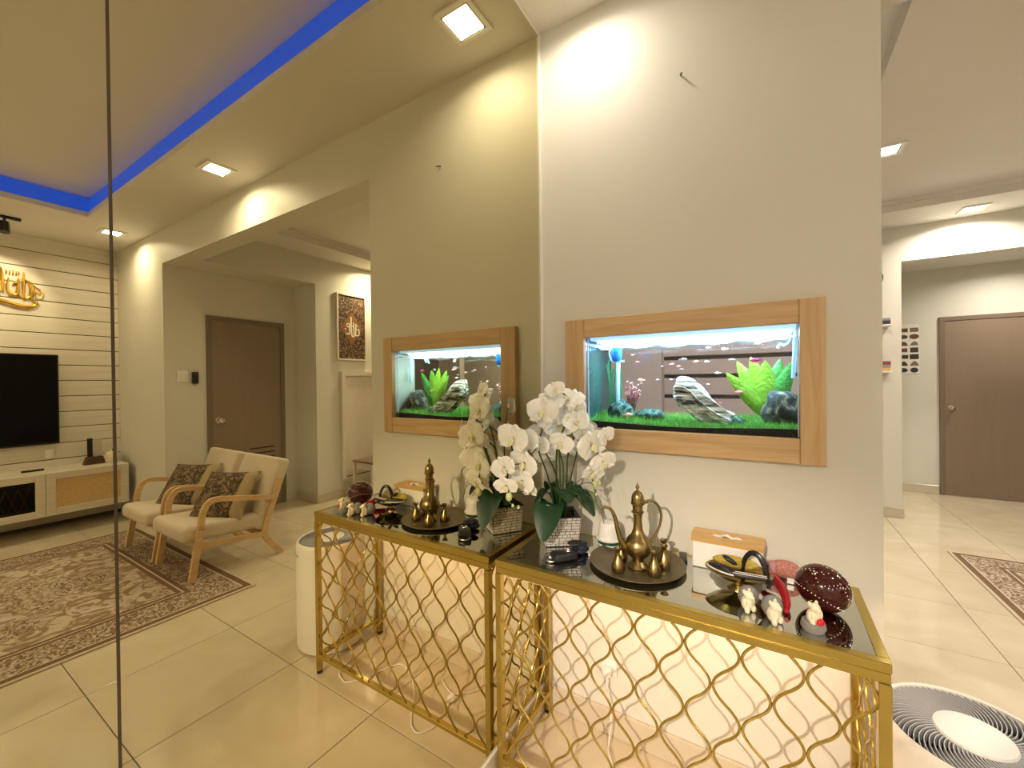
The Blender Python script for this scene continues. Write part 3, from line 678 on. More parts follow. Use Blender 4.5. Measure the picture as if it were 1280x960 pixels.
FLW = [(0.158, -0.211, 1.327, 0.70), (0.192, -0.178, 1.294, 1.15), (0.133, -0.262, 1.252, 1.10), (0.146, -0.225, 1.284, 0.90), (0.212, -0.154, 1.256, 0.80), (0.159, -0.191, 1.188, 1.05), (0.225, -0.185, 1.213, 0.95), (0.083, -0.378, 1.170, 1.10), (0.109, -0.329, 1.157, 0.95), (0.120, -0.270, 1.136, 0.80), (0.182, -0.220, 1.139, 0.85), (0.270, -0.152, 1.130, 1.20), (0.239, -0.155, 1.177, 0.80), (0.308, -0.145, 1.073, 0.90), (0.266, -0.143, 1.029, 0.85), (0.050, -0.382, 1.071, 0.90), (0.105, -0.344, 1.083, 1.05), (0.088, -0.333, 1.020, 0.95), (0.062, -0.388, 1.013, 0.80), (0.101, -0.307, 0.989, 0.70), (0.317, -0.142, 1.166, 0.70), (0.141, -0.218, 1.221, 0.90), (0.192, -0.192, 1.229, 0.90), (.215, -.09, 1.17, 1.0), (.10, -.10, 1.25, 1.0), (.07, -.17, 1.16, .95), (.15, -.07, 1.10, .9), (.07, -.12, 1.08, .9)]
BUD = [(0.062, -0.373, 0.975, 1.4), (0.276, -0.147, 0.990, 1.4), (0.292, -0.141, 0.998, .8), (0.281, -0.145, 0.958, .7), (0.072, -0.366, 0.945, .6), (0.084, -0.349, 0.937, .6)]
def petal(g, ang, L, W, lift, cup, base=.004):
    R_ = Matrix.Rotation(ang, 3, 'Z')
    def fn(u, v):
        q = v * 2 - 1; w = W * math.sin(PI * (.10 + .88 * u) ** .85) ** .62
        p = Vector((q * w, base + L * u, lift * math.sin(u * 1.9) - cup * q * q * w + .002 * math.sin(u * 9 + q * 3)))
        return R_ @ p
    g.grid(fn, 7, 6)
g = G()
petal(g, 0, .036, .015, .006, .25); petal(g, 2.25, .036, .0145, .004, .2); petal(g, -2.25, .036, .0145, .004, .2)
g.xf(Matrix.Translation((0, 0, -.0015)))
petal(g, 1.22, .043, .029, .008, .15); petal(g, -1.22, .043, .029, .008, .15)
m_petal = mat('orchid petal', (.93, .91, .84), .55, var=.03, scale=40)
m_petal.node_tree.nodes['Principled BSDF'].inputs['Subsurface Weight'].default_value = .15
m_petal.node_tree.nodes['Principled BSDF'].inputs['Subsurface Radius'].default_value = (.01, .01, .008)
FLM = g.mesh('flower_petals', angle=80); FLM.materials.append(m_petal)
g = G(); g.ball((0, -.002, .006), (.0055, .007, .006), u=10, v=8); g.ball((0, -.011, .010), (.006, .008, .003), u=10, v=6); g.ball((.006, -.004, .009), (.003, .005, .005), u=8, v=6); g.ball((-.006, -.004, .009), (.003, .005, .005), u=8, v=6)
LIP = g.mesh('flower_lip'); LIP.materials.append(mat('yellow orchid lip', (.84, .78, .46), .5, var=.3, scale=200))
CAMP = Vector((.7978, -1.5269, 1.3595)); rr = random.Random(9)
cen = Vector((.16, -.19, 1.15))
FP = []
for i, (x, y, z, s) in enumerate(FLW):
    p = Vector((x, y, z)); back = i >= 23
    d = (CAMP - p).normalized() * (.75 if not back else -.5) + (p - cen).normalized() * .7 + Vector((rr.uniform(-.3, .3), rr.uniform(-.3, .3), rr.uniform(-.35, .15)))
    d.normalize(); yv = (Vector((0, 0, 1)) - d * d.z); yv = Quaternion(d, rr.uniform(-.5, .5)) @ yv.normalized(); xv = yv.cross(d)
    mtx = Matrix((xv, yv, d)).transposed().to_4x4()
    fo = obj('flower', FLM, None, orc); fo.matrix_local = Matrix.Translation(p - OB) @ mtx @ Matrix.Diagonal((s * 1.18,) * 3 + (1,))
    obj('lip', LIP, None, fo); FP.append(p - d * .01 - OB)
budm = G().ball((0, 0, 0), (.008, .008, .011)).mesh('bud'); budm.materials.append(mat('orchid bud', (.62, .66, .32), .5))
for x, y, z, s in BUD: obj('bud', budm, None, orc, loc=Vector((x, y, z)) - OB).scale = (s,) * 3
def stem(name, pts, r=.003): obj(name, G().tube(cat_rom(pts, 6), r, 7), m_stem, orc)
B_ = lambda i: tuple(FP[i])
bp_ = lambda i: tuple(Vector(BUD[i][:3]) - OB)
stem('stem', [(0, 0, .09), (.0, -.02, .25), (.02, -.04, .40), B_(1), B_(0), B_(3)])
stem('stem', [(.01, -.01, .09), (.03, -.05, .28), (.035, -.065, .38), B_(22), B_(21), B_(2)])
stem('stem', [(-.01, -.01, .09), (-.005, -.07, .24), (-.01, -.14, .36), B_(9), B_(8), B_(7)])
stem('stem', [B_(9), B_(16), B_(17), B_(19), bp_(0), bp_(4), bp_(5)], .002)
stem('stem', [B_(16), B_(15), B_(18), bp_(0)], .002)
stem('stem', [(.02, .01, .09), (.05, .0, .24), (.08, -.01, .34), B_(12), B_(11), B_(13), B_(14), bp_(1), bp_(3)])
stem('stem', [(.0, .01, .09), (.02, .0, .26), (.02, -.03, .34), B_(10), B_(5), B_(6), B_(4)])
stem('stem', [(.0, .02, .09), (-.02, .02, .24), B_(27), B_(25), B_(24)]); stem('stem', [(.01, .03, .09), (.015, .04, .22), B_(26), B_(23), B_(20)])
# white air freshener pot
wd = thing('air_freshener', 'white plastic freshener pot with a dark green band beside the orchid', 'freshener', (.305, -.078, ZT))
obj('base', G().lathe([(0, 0), (.038, 0), (.041, .004), (.042, .012), (0, .012)], 32), m_white, wd)
obj('label_band', G().lathe([(.0415, .0125), (.0418, .024)], 32).lathe([(0, .0125), (.0415, .0125)], 32).lathe([(0, .024), (.0418, .024)], 32), mat('dark green band', (.012, .06, .04), .4), wd)
obj('lid', G().lathe([(0, .0245), (.046, .0245), (.047, .030), (.041, .034), (.037, .07), (.034, .083), (.028, .088), (0, .089)], 32), m_white, wd)
# tissue box
tb = thing('tissue_box', 'white tissue box with a bamboo lid standing against the wall', 'tissue box', (.685, -.062, ZT))
obj('body', G().box((-.098, -.044, 0), (.098, .044, .083), bev=.006, seg=3), m_white, tb)
lw, lh = .103, .048; slot = [(.052 * math.cos(a),   .015 * math.sin(a)) for a in [2 * PI * k / 28 for k in range(28)]]
g = G(); outer = []
for k in range(28):
    a = 2 * PI * k / 28; c, s = math.cos(a), math.sin(a); f = min(lw / abs(c) if abs(c) > 1e-6 else 9, lh / abs(s) if abs(s) > 1e-6 else 9); outer.append((c * f, s * f))
for (sgn) in (1,):
    vt = {}
    for nm, pts_, z in (('ot', outer, .097), ('it', slot, .097), ('ob', outer, .0835), ('ib', slot, .0835)): vt[nm] = [g.bm.verts.new((p[0], p[1], z)) for p in pts_]
    for k in range(28):
        j = (k + 1) % 28
        for a, b in (('ot', 'it'), ('it', 'ib'), ('ib', 'ob'), ('ob', 'ot')): g.bm.faces.new((vt[a][k], vt[a][j], vt[b][j], vt[b][k]))
obj('lid', g, wood('bamboo', (.55, .32, .10), (.66, .42, .16), .4, axis=0, freq=8), tb, smooth=False)
obj('tissue', G().grid(lambda u, v: Vector(((u - .5) * .095, (v - .5) * .022, .090 + .009 * math.sin(u * PI) + .003 * math.sin(u * 17))), 16, 3), mat('white tissue', (.85, .84, .82), .8), tb)
# black phone lying behind the tray
tag(obj('phone', G().box((-.026, -.034, 0), (.026, .034, .008), bev=.003), m_black, loc=(.536, -.065, ZT + .013)), 'flat black gadget lying on the rim of the tray by the tissue box', 'phone').rotation_euler = (0, 0, .2)
bpy.data.objects['phone'].location = (.553, -.060, ZT)
bpy.data.objects['phone'].scale = (.45, 1.1, 1)
# key fob and dark blue pouch
kf = thing('key_fob', 'black key fob with a silver ring mark in front of the orchid pot', 'key', (.212, -.268, ZT), .9); kf.scale = (1.25, 1.35, 2.0)
obj('shell', G().box((-.034, -.019, 0), (.034, .019, .013), bev=.006, seg=3), m_black, kf)
obj('ring_mark', G().tube([(.012 + .007 * math.cos(a), .007 * math.sin(a), .0135) for a in [2 * PI * k / 20 for k in range(20)]], .0012, 6, closed=True), m_chrome, kf)
obj('key_ring', G().tube([(-.04 + .013 * math.cos(a), .013 * math.sin(a), .003) for a in [2 * PI * k / 20 for k in range(20)]], .0016, 6, closed=True), m_chrome, kf)
kf2 = thing('key_pouch', 'dark navy folded pouch between the orchid pot and brass tray', 'pouch', (.236, -.198, ZT), .5); kf2.scale = (1.0, 1.1, 1.4)
g = G(); prr_ = random.Random(6)
for k in range(9): g.ball((prr_.uniform(-.028, .028), prr_.uniform(-.018, .018), .008 + .010 * (k % 2)), (prr_.uniform(.012, .022), prr_.uniform(.009, .016), .008), Matrix.Rotation(prr_.uniform(0, 3), 3, 'Z'))
obj('pouch_body', g, mat('navy cloth', (.012, .016, .04), .7, var=.4, bump=.5), kf2)
obj('flap', G().ball((-.008, .004, .024), (.032, .02, .006)), mat('black leather', (.012, .012, .013), .45, bump=.4), kf2)
obj('pull', G().box((.03, -.03, .001), (.042, -.016, .004)), m_white, kf2)
# brass bowl with accessories
bw = thing('brass_bowl', 'small brass pedestal bowl holding hair accessories', 'bowl', (.722, -.185, ZT))
obj('bowl_body', G().lathe([(0, 0), (.030, 0), (.030, .004), (.012, .010), (.011, .016), (.04, .024), (.07, .036), (.085, .048), (.087, .049), (.083, .046), (.066, .038), (.035, .028), (0, .026)], 40, sy=.80), mat('pale brass', (.52, .42, .20), .22, metal=1, var=.2), bw)
ZW = ZT + .05
tag(obj('hair_band', G().tube([(.762 + .030 * math.cos(a), -.178 - .012 * math.cos(a), ZW - .012 + .066 * math.sin(a)) for a in [-.15 + (PI + .3) * k / 22 for k in range(23)]], .0042, 8, flat=1.8), m_black), 'black arched hair band standing in the brass bowl', 'hair band')
tag(obj('gold_pouch', G().ball((0, 0, 0), (.062, .02, .018)), mat('gold glitter cloth', (.75, .52, .10), .35, metal=.6, var=.5, scale=300, bump=.6, bscale=400), loc=(.712, -.150, ZW + .006)), 'gold glitter pouch lying in the brass bowl', 'pouch')
st = thing('striped_clip', 'black hair clip edged with white in the brass bowl', 'hair clip', (.682, -.200, ZW - .006), -.5)
obj('clip_body', G().ball((0, 0, .008), (.045, .016, .010)), m_black, st); obj('edging', G().tube([(.045 * math.cos(a), .017 * math.sin(a), .004) for a in [2 * PI * k / 28 for k in range(28)]], .0022, 6, closed=True), m_white, st)
st = thing('bow_clip', 'black bow clip with white stripes beside the arched hair band', 'hair clip', (.752, -.218, ZW - .006), .1)
obj('bow', G().box((-.04, -.012, .002), (.04, .012, .012), bev=.004), m_black, st)
for k in (-.007, .004): obj('stripe', G().box((-.041, k, .0122), (.041, k + .0028, .0132)), m_white, st, smooth=False)
tag(obj('oval_clip', G().ball((0, 0, 0), (.022, .011, .007), Matrix.Rotation(.5, 3, 'Y')), m_black, loc=(.700, -.180, ZW + .022)), 'shiny black oval clip on top of the gold pouch', 'hair clip')
g = G(); ra = [Vector((.783, -.110, ZT + .034)), Vector((.812, -.150, ZT + .030)), Vector((.829, -.200, ZT + .024)), Vector((.836, -.250, ZT + .016)), Vector((.834, -.285, ZT + .011))]
tag(obj('red_hair_band', g.tube(cat_rom(ra, 8), [.005 + .006 * math.sin(PI * min(1, (i + 4) / 36)) for i in range(33)], 10, flat=1.3), mat('red satin', (.42, .008, .02), .3, var=.2)), 'red satin band leaning on the brass bowl', 'hair band')
# pink speckled pouch with white tag
pk = thing('speckled_plush', 'pink and coral speckled soft toy with white tag beside the egg', 'soft toy', (.838, -.052, ZT))
obj('plush_body', G().ball((0, 0, .026), (.042, .028, .026)), mat('pink speckle', (.72, .22, .18), .8, var=.9, scale=160, bump=.6, bscale=250), pk); obj('face', G().ball((-.033, -.004, .026), (.016, .022, .020)), mat('mauve plush', (.45, .25, .24), .9), pk)
obj('eye', G().ball((-.044, -.018, .032), .0035), m_black, pk); obj('tag', G().box((.004, -.040, .002), (.020, -.034, .016)), m_white, pk, smooth=False)
# maroon egg
ec = Vector((.915, -.205, ZT + .0595)); eg = thing('decorative_egg', 'glossy maroon egg ornament with white dotted patterns', 'ornament', (.915, -.205, ZT))
EM = Matrix.Rotation(.45, 3, 'Y') @ Matrix.Rotation(-.25, 3, 'X'); ER = (.061, .058, .056)
def egg_pt(lon, lat, k=1.0): return Vector((0, 0, .0595)) + EM @ Vector((ER[0] * k * math.cos(lat) * math.cos(lon), ER[1] * k * math.cos(lat) * math.sin(lon), ER[2] * k * math.sin(lat)))
zmin = min(egg_pt(a * .1, b * .1).z for a in range(63) for b in range(-15, 16))
g = G().ball((0, 0, .0595 - zmin), ER, EM, 40, 26)
obj('shell', g, mat('maroon lacquer', (.045, .005, .004), .06, var=.3, scale=6, coat=.2), eg)
g = G(); dots = []
for k in range(40): dots.append((2 * PI * k / 40, -.42))
for k in range(14): dots.append((2 * PI * k / 14, 1.12))
for j in range(5):
    for k in range(6):
        t = k / 5; dots.append((j * 2 * PI / 5 + t * PI / 5, .05 + .55 * (1 - t))); dots.append((j * 2 * PI / 5 + (2 - t) * PI / 5, .05 + .55 * (1 - t)))
        dots.append((j * 2 * PI / 5 + t * PI / 5, .45 + .35 * t * (1 if k % 2 else .6)))
for a, b in dots:
    p = egg_pt(a, b, 1.005); p.z -= zmin; bmesh.ops.create_icosphere(g.bm, subdivisions=1, radius=.0015, matrix=Matrix.Translation(p))
do = obj('dot_pattern', g, mat('white enamel dots', (.8, .76, .7), .4), eg); do['kind'] = 'stuff'
# little cream animals in grey shells
m_cream = mat('cream resin', (.80, .72, .54), .5, var=.08); m_grey = mat('grey pebble', (.22, .21, .20), .45, var=.15)
def figurine(loc, rz, label, red=False, shell='dome'):
    t = thing('animal_figurine', label, 'figurine', loc, rz, 'cream animal figurines'); t.scale = (1.18,) * 3
    g = G()
    if shell == 'dome':
        g.ball((.012, .004, .022), (.022, .020, .022), u=18, v=12)
    else:
        g.lathe([(0, 0), (.018, 0), (.022, .008), (.020, .018), (.016, .02), (0, .016)], 20)
    obj('pebble', g, m_grey, t)
    g = G(); o = (-.010, -.012, 0) if shell == 'dome' else (0, 0, .010); o = Vector(o)
    for c, r in (((0, 0, .018), (.012, .012, .016)), ((0, -.004, .037), (.0095, .0095, .0095)), ((0, -.013, .035), (.005, .005, .0045)), ((.008, .001, .044), (.0035, .003, .005)), ((-.008, .001, .044), (.0035, .003, .005)),
                 ((.009, -.008, .008), (.005, .006, .008)), ((-.009, -.008, .008), (.005, .006, .008)), ((.012, -.004, .022), (.004, .005, .010)), ((-.012, -.004, .022), (.004, .005, .010))):
        g.ball(o + Vector(c), r, u=14, v=10)
    b = obj('animal', g, m_cream, t)
    rm = b.modifiers.new('blend', 'REMESH'); rm.mode = 'VOXEL'; rm.voxel_size = .0014; rm.use_smooth_shade = True
    if red: obj('heart', G().ball(o + Vector((.001, -.016, .014)), (.008, .005, .007)), mat('red enamel', (.6, .01, .02), .3), t)
    return t
figurine((.745, -.295, ZT), .9, 'cream animal figurine climbing from a round grey pebble below the brass bowl')
figurine((.800, -.322, ZT), 1.0, 'cream animal figurine on a grey pebble beside the end of the red band')
figurine((.886, -.325, ZT), .7, 'cream animal figurine holding a red heart before the egg', True, 'cup')
# nail in the wall
tag(obj('wall_nail', G().tube([(.549, -.001, 2.412), (.552, -.018, 2.405), (.556, -.024, 2.402)], .003, 6), mat('old steel', (.08, .06, .05), .5, metal=.6)), 'bent nail sticking out of the wall above the aquarium', 'nail')

# ================================================================== AIR PURIFIER
ap = thing('air_purifier', 'white round air purifier with slatted top beside the console', 'air purifier', (1.192, -.182, 0))
RA, HA = .168, .545
obj('body', G().lathe([(0, .004), (RA - .012, .004), (RA - .004, .010), (RA, .03), (RA, HA - .02), (RA - .003, HA - .006), (RA - .010, HA), (RA - .016, HA - .003), (RA - .018, HA - .03), (0, HA - .032)], 64), mat('warm white casing', (.80, .77, .72), .4, var=.02), ap)
obj('grille_well', G().lathe([(.0, HA - .0315), (RA - .0185, HA - .0315), (RA - .0185, HA - .0295), (0, HA - .0295)], 48), mat('grille shadow', (.02, .022, .025), .6), ap)
obj('centre_disc', G().lathe([(0, HA - .029), (.060, HA - .029), (.068, HA - .006), (.066, HA - .001), (.05, HA), (0, HA)], 40), mat('disc white', (.78, .77, .75), .3, var=.04), ap)
g = G(); rows = []
for i in range(9):
    t = i / 8; r = .067 + (RA - .0185 - .067) * t; a = .55 * t ** 1.2; rows.append([g.bm.verts.new((r * math.cos(a + da), r * math.sin(a + da), z)) for da, z in ((-.0011 / r, HA - .028), (.0011 / r, HA - .028), (.0011 / r + .006, HA - .006 + .002 * t), (-.0011 / r + .006, HA - .006 + .002 * t))])
for a, b in zip(rows, rows[1:]):
    for k in range(4): g.bm.faces.new((a[k], a[(k + 1) % 4], b[(k + 1) % 4], b[k]))
g.bm.faces.new(rows[0][::-1]); g.bm.faces.new(rows[-1])
fm = g.mesh('fin', False); fm.materials.append(mat('grey fin', (.42, .43, .45), .4))
for k in range(68): obj('fin', fm, None, ap).rotation_euler = (0, 0, 2 * PI * k / 68)
g = G().box((RA - .01, -.025, .478), (RA + .0015, .025, .492), bev=.003); obj('handle_slot', g.xf(Matrix.Rotation(-1.25, 4, 'Z')), mat('slot shade', (.45, .42, .38), .5), ap)
obj('foot_ring', G().lathe([(0, 0), (RA - .03, 0), (RA - .03, .0038), (0, .0038)], 40), m_black, ap)

# ================================================================== LIVING ROOM (seen in the mirror)
def rug_mat(name, hx, hy, bw, dark, mid, pale):
    m = bpy.data.materials.new(name); m.use_nodes = True; nt = m.node_tree; b = nt.nodes['Principled BSDF']; N = nt.nodes.new; L = nt.links.new
    def math_(op, a, b2=None):
        n = N('ShaderNodeMath'); n.operation = op
        for i, q in enumerate((a, b2)):
            if q is None: continue
            if isinstance(q, (int, float)): n.inputs[i].default_value = q
            else: L(q, n.inputs[i])
        return n.outputs[0]
    tc = N('ShaderNodeTexCoord'); sx = N('ShaderNodeSeparateXYZ'); L(tc.outputs['Object'], sx.inputs[0])
    ax_, ay_ = math_('ABSOLUTE', sx.outputs[0]), math_('ABSOLUTE', sx.outputs[1])
    d = math_('MINIMUM', math_('SUBTRACT', hx, ax_), math_('SUBTRACT', hy, ay_))
    cb = N('ShaderNodeCombineXYZ'); L(ax_, cb.inputs[0]); L(ay_, cb.inputs[1])
    def patt(scale, dist, lo, hi, c0, c1, det=3.):
        n = N('ShaderNodeTexNoise'); n.inputs['Scale'].default_value = scale; n.inputs['Distortion'].default_value = dist; n.inputs['Detail'].default_value = det; L(cb.outputs[0], n.inputs['Vector'])
        r = N('ShaderNodeValToRGB'); r.color_ramp.elements[0].position = lo; r.color_ramp.elements[1].position = hi; r.color_ramp.elements[0].color = (*c0, 1); r.color_ramp.elements[1].color = (*c1, 1)
        L(n.outputs['Fac'], r.inputs[0]); return r.outputs[0]
    field = patt(6, 3.5, .45, .55, mid, pale); fine = patt(24, 2.5, .44, .58, dark, pale); bord = patt(22, 3.0, .44, .6, dark, pale)
    big = N('ShaderNodeTexNoise'); big.inputs['Scale'].default_value = 2.2; L(cb.outputs[0], big.inputs['Vector'])
    r2 = N('ShaderNodeValToRGB'); r2.color_ramp.elements[0].position = .48; r2.color_ramp.elements[1].position = .56; L(big.outputs['Fac'], r2.inputs[0])
    def mix(f, a, c):
        n = N('ShaderNodeMix'); n.data_type = 'RGBA'; L(f, n.inputs['Factor'])
        for q, s in ((a, 'A'), (c, 'B')):
            if isinstance(q, tuple): n.inputs[s].default_value = (*q, 1)
            else: L(q, n.inputs[s])
        return n.outputs['Result']
    fld = mix(r2.outputs[0], field, fine)
    col = mix(math_('LESS_THAN', d, bw + .06), fld, dark)
    col = mix(math_('LESS_THAN', d, bw + .035), col, pale); col = mix(math_('LESS_THAN', d, bw + .025), col, dark)
    col = mix(math_('LESS_THAN', d, bw), col, bord); col = mix(math_('LESS_THAN', d, .065), col, pale)
    col = mix(math_('LESS_THAN', d, .055), col, dark); col = mix(math_('LESS_THAN', d, .018), col, pale)
    L(col, b.inputs['Base Color']); b.inputs['Roughness'].default_value = .95; b.inputs['Specular IOR Level'].default_value = .1
    n = N('ShaderNodeTexNoise'); n.inputs['Scale'].default_value = 250; L(tc.outputs['Object'], n.inputs['Vector']); bp = N('ShaderNodeBump'); bp.inputs['Strength'].default_value = .3; bp.inputs['Distance'].default_value = .004
    L(n.outputs['Fac'], bp.inputs['Height']); L(bp.outputs[0], b.inputs['Normal']); return m
RD, RMD, RPL = (.19, .115, .07), (.30, .20, .125), (.56, .47, .36)
tag(obj('patterned_rug', G().box((-1.08, -1.30, .0005), (1.08, 1.30, .009), bev=.003), rug_mat('brown floral rug', 1.08, 1.30, .27, RD, RMD, RPL), loc=(2.15 + 1.08, -.10 - 1.30, 0)), 'brown and cream floral rug in front of the two armchairs', 'rug')
tag(obj('patterned_rug', G().box((-.52, -.95, .0005), (.52, .95, .009), bev=.003), rug_mat('brown bordered rug', .52, .95, .20, RD, RMD, RPL), loc=(1.97 + .52, 2.947 - .95, 0)), 'brown bordered rug on the dining room tiles before the hallway', 'rug')

def armchair(x, label):
    """origin on the floor mid front; faces -y; x is the left-hand leg line"""
    W = .60
    t = thing('armchair', label, 'armchair', (x, 0, 0), 0, 'cream armchairs with wooden arms')
    fb = lambda name, path, w, x0, x1: obj(name, G().band([tuple(p) for p in cat_rom(path, 6)], w, 'yz', x0, x1), m_beech, t)
    zf = .0
    for x0 in (0, W - .028):
        x1 = x0 + .028
        fb('leg', [Vector((-.318, .010)), Vector((-.285, .22)), Vector((-.262, .36))], .040, x0, x1)
        fb('armrest', [Vector((-.262, .355)), Vector((-.248, .46)), Vector((-.215, .525)), Vector((-.15, .540)), Vector((.03, .505)), Vector((.235, .463))], .036, x0, x1)
        fb('back_post', [Vector((.285, .60)), Vector((.225, .42)), Vector((.165, .235)), Vector((.175, .16)), Vector((.235, .07)), Vector((.292, .0))], .038, x0 + .001, x1 - .001)
        fb('side_rail', [Vector((-.275, .245)), Vector((-.05, .222)), Vector((.17, .19))], .034, x0 + .002, x1 - .002)
    obj('cross_rail', G().box((.028, -.27, .215), (W - .028, -.245, .25)), m_beech, t, smooth=False); obj('cross_rail', G().box((.028, .15, .17), (W - .028, .175, .205)), m_beech, t, smooth=False)
    g = G().box((.030, -.365, -.055), (W - .030, .15, .055), bev=.036, seg=5); g.xf(Matrix.Translation((0, 0, .305)) @ Matrix.Rotation(math.radians(-4.5), 4, 'X'))
    obj('seat_cushion', g, m_fabric, t, angle=60)
    g = G().box((.022, -.055, 0), (W - .022, .055, .56), bev=.03, seg=5); g.xf(Matrix.Translation((0, .145, .225)) @ Matrix.Rotation(math.radians(-20), 4, 'X'))
    obj('back_cushion', g, m_fabric, t, angle=60)
    return t
a1 = armchair(2.535, 'cream armchair with bent wooden arms, nearer the console table')
a2 = armchair(3.185, 'cream armchair with bent wooden arms, nearer the television wall')
def pillow_mat():
    m = bpy.data.materials.new('patterned cushion cloth'); m.use_nodes = True; nt = m.node_tree; b = nt.nodes['Principled BSDF']; N = nt.nodes.new; L = nt.links.new
    tc = N('ShaderNodeTexCoord'); n = N('ShaderNodeTexVoronoi'); n.inputs['Scale'].default_value = 16; L(tc.outputs['Object'], n.inputs['Vector'])
    n2 = N('ShaderNodeTexNoise'); n2.inputs['Scale'].default_value = 14; n2.inputs['Distortion'].default_value = 3; L(tc.outputs['Object'], n2.inputs['Vector'])
    r = N('ShaderNodeValToRGB'); e = r.color_ramp.elements; e[0].position = .42; e[0].color = (.045, .025, .012, 1); e[1].position = .66; e[1].color = (.25, .18, .09, 1); L(n2.outputs['Fac'], r.inputs[0])
    s = N('ShaderNodeSeparateXYZ'); L(tc.outputs['Object'], s.inputs[0]); g_ = N('ShaderNodeMath'); g_.operation = 'LESS_THAN'; g_.inputs[1].default_value = -.12; L(s.outputs[0], g_.inputs[0])
    mx = N('ShaderNodeMix'); mx.data_type = 'RGBA'; L(g_.outputs[0], mx.inputs['Factor']); L(r.outputs[0], mx.inputs['A']); mx.inputs['B'].default_value = (.38, .29, .15, 1)
    L(mx.outputs['Result'], b.inputs['Base Color']); b.inputs['Roughness'].default_value = .9; return m
m_pil = pillow_mat()
def cushion(loc, label):
    n = 14; half = .205
    def top(s):
        def fn(u, v):
            a, b = u * 2 - 1, v * 2 - 1; th = .058 * max(0, (1 - a ** 4) * (1 - b ** 4)) ** .6; k = 1 - .06 * (1 - abs(a)) * b * b - .0
            return Vector((a * half * (1 - .05 * (1 - b * b)), b * half * (1 - .05 * (1 - a * a)), s * th))
        return fn
    g = G().grid(top(1), n, n).grid(top(-1), n, n); bmesh.ops.remove_doubles(g.bm, verts=g.bm.verts, dist=1e-5)
    o = obj('throw_cushion', g, m_pil, loc=loc, angle=80); o.rotation_euler = (math.radians(50), 0, math.radians(-32)); return tag(o, label, 'cushion', 'patterned cushions on the armchairs')
cushion((2.80, .0, .50), 'brown patterned cushion on the armchair nearer the console table')
cushion((3.45, .0, .50), 'brown patterned cushion on the armchair nearer the television wall')

# television
tv = thing('television', 'large black flat television on the white plank wall', 'television', (W3 - .03, -1.22, .81))
obj('panel', G().box((-.03, -.76, 0), (-.004, .76, .86), bev=.003, seg=1), m_black, tv, smooth=False); obj('screen', G().box((-.0315, -.75, .012), (-.0302, .75, .85)), mat('black screen', (.002, .002, .0025), .4, spec=.15, var=.05), tv, smooth=False)
obj('wall_bracket', G().box((-.0035, -.2, .3), (.0285, .2, .6)), m_black, tv, smooth=False)
# floating cabinet
m_cab = wood('white oak laminate', (.60, .53, .42), (.68, .62, .51), .5, axis=1, freq=4)
tc_ = thing('tv_cabinet', 'white floating television cabinet with rattan and glass doors', 'cabinet', (W3 - .2, -1.2, .19))
KO = Vector((W3 - .2, -1.2, .19)); KX0 = 4.72
def kbox(name, a, b, m, par=tc_, bev=.002): return obj(name, G().box(Vector(a) - KO, Vector(b) - KO, bev=bev, seg=1), m, par, smooth=False)
kbox('top_panel', (KX0, -2.31, .560), (W3 - .001, -.055, .580), m_cab); kbox('bottom_panel', (KX0, -2.31, .190), (W3 - .001, -.055, .208), m_cab)
kbox('side_panel', (KX0, -.073, .2085), (W3 - .001, -.055, .5595), m_cab); kbox('side_panel', (KX0, -2.31, .2085), (W3 - .001, -2.292, .5595), m_cab)
kbox('back_panel', (W3 - .012, -2.291, .2085), (W3 - .001, -.074, .5595), mat('cabinet inside', (.05, .03, .02), .7))
m_rat = mat('rattan weave', (.62, .42, .18), .7, var=.35, scale=70, bump=.6, bscale=150)
m_smk = thin_glass('smoked door glass', (.55, .48, .42), 1.3)
def cab_door(y0, y1, kind):
    d = kbox('door', (KX0 - .017, y0, .192), (KX0 - .001, y0 + .062, .578), m_cab)
    for a, b in (((KX0 - .017, y1 - .062, .192), (KX0 - .001, y1, .578)), ((KX0 - .017, y0 + .0622, .192), (KX0 - .001, y1 - .0622, .254)), ((KX0 - .017, y0 + .0622, .516), (KX0 - .001, y1 - .0622, .578))): kbox('door_rail', a, b, m_cab, d)
    kbox('rattan_panel' if kind == 'r' else 'glass_pane', (KX0 - .010, y0 + .0624, .2542), (KX0 - .005, y1 - .0624, .5158), m_rat if kind == 'r' else m_smk, d, 0)
cab_door(-.62, -.057, 'r'); cab_door(-1.184, -.622, 'g'); cab_door(-1.748, -1.186, 'g'); cab_door(-2.308, -1.75, 'r')
hold = thing('wire_basket', 'pale crossed wire rack behind the smoked glass cabinet door', 'rack', (4.9, -.80, .2085))
for k in range(3):
    obj('cross_wire', G().tube([(-.02, -.10 + k * .07, 0.003), (-.02, -.03 + k * .07, .24)], .004, 6), mat('pale wire', (.5, .42, .3), .5), hold); obj('cross_wire', G().tube([(-.012, -.03 + k * .07, 0.003), (-.012, -.10 + k * .07, .24)], .004, 6), MATS['pale wire'], hold)
tag(obj('storage_box', G().box((-.10, -.08, 0), (.06, .08, .15), bev=.006), mat('olive box', (.10, .09, .05), .6), loc=(4.92, -1.02, .2085)), 'olive box behind the smoked glass door of the television cabinet', 'box')
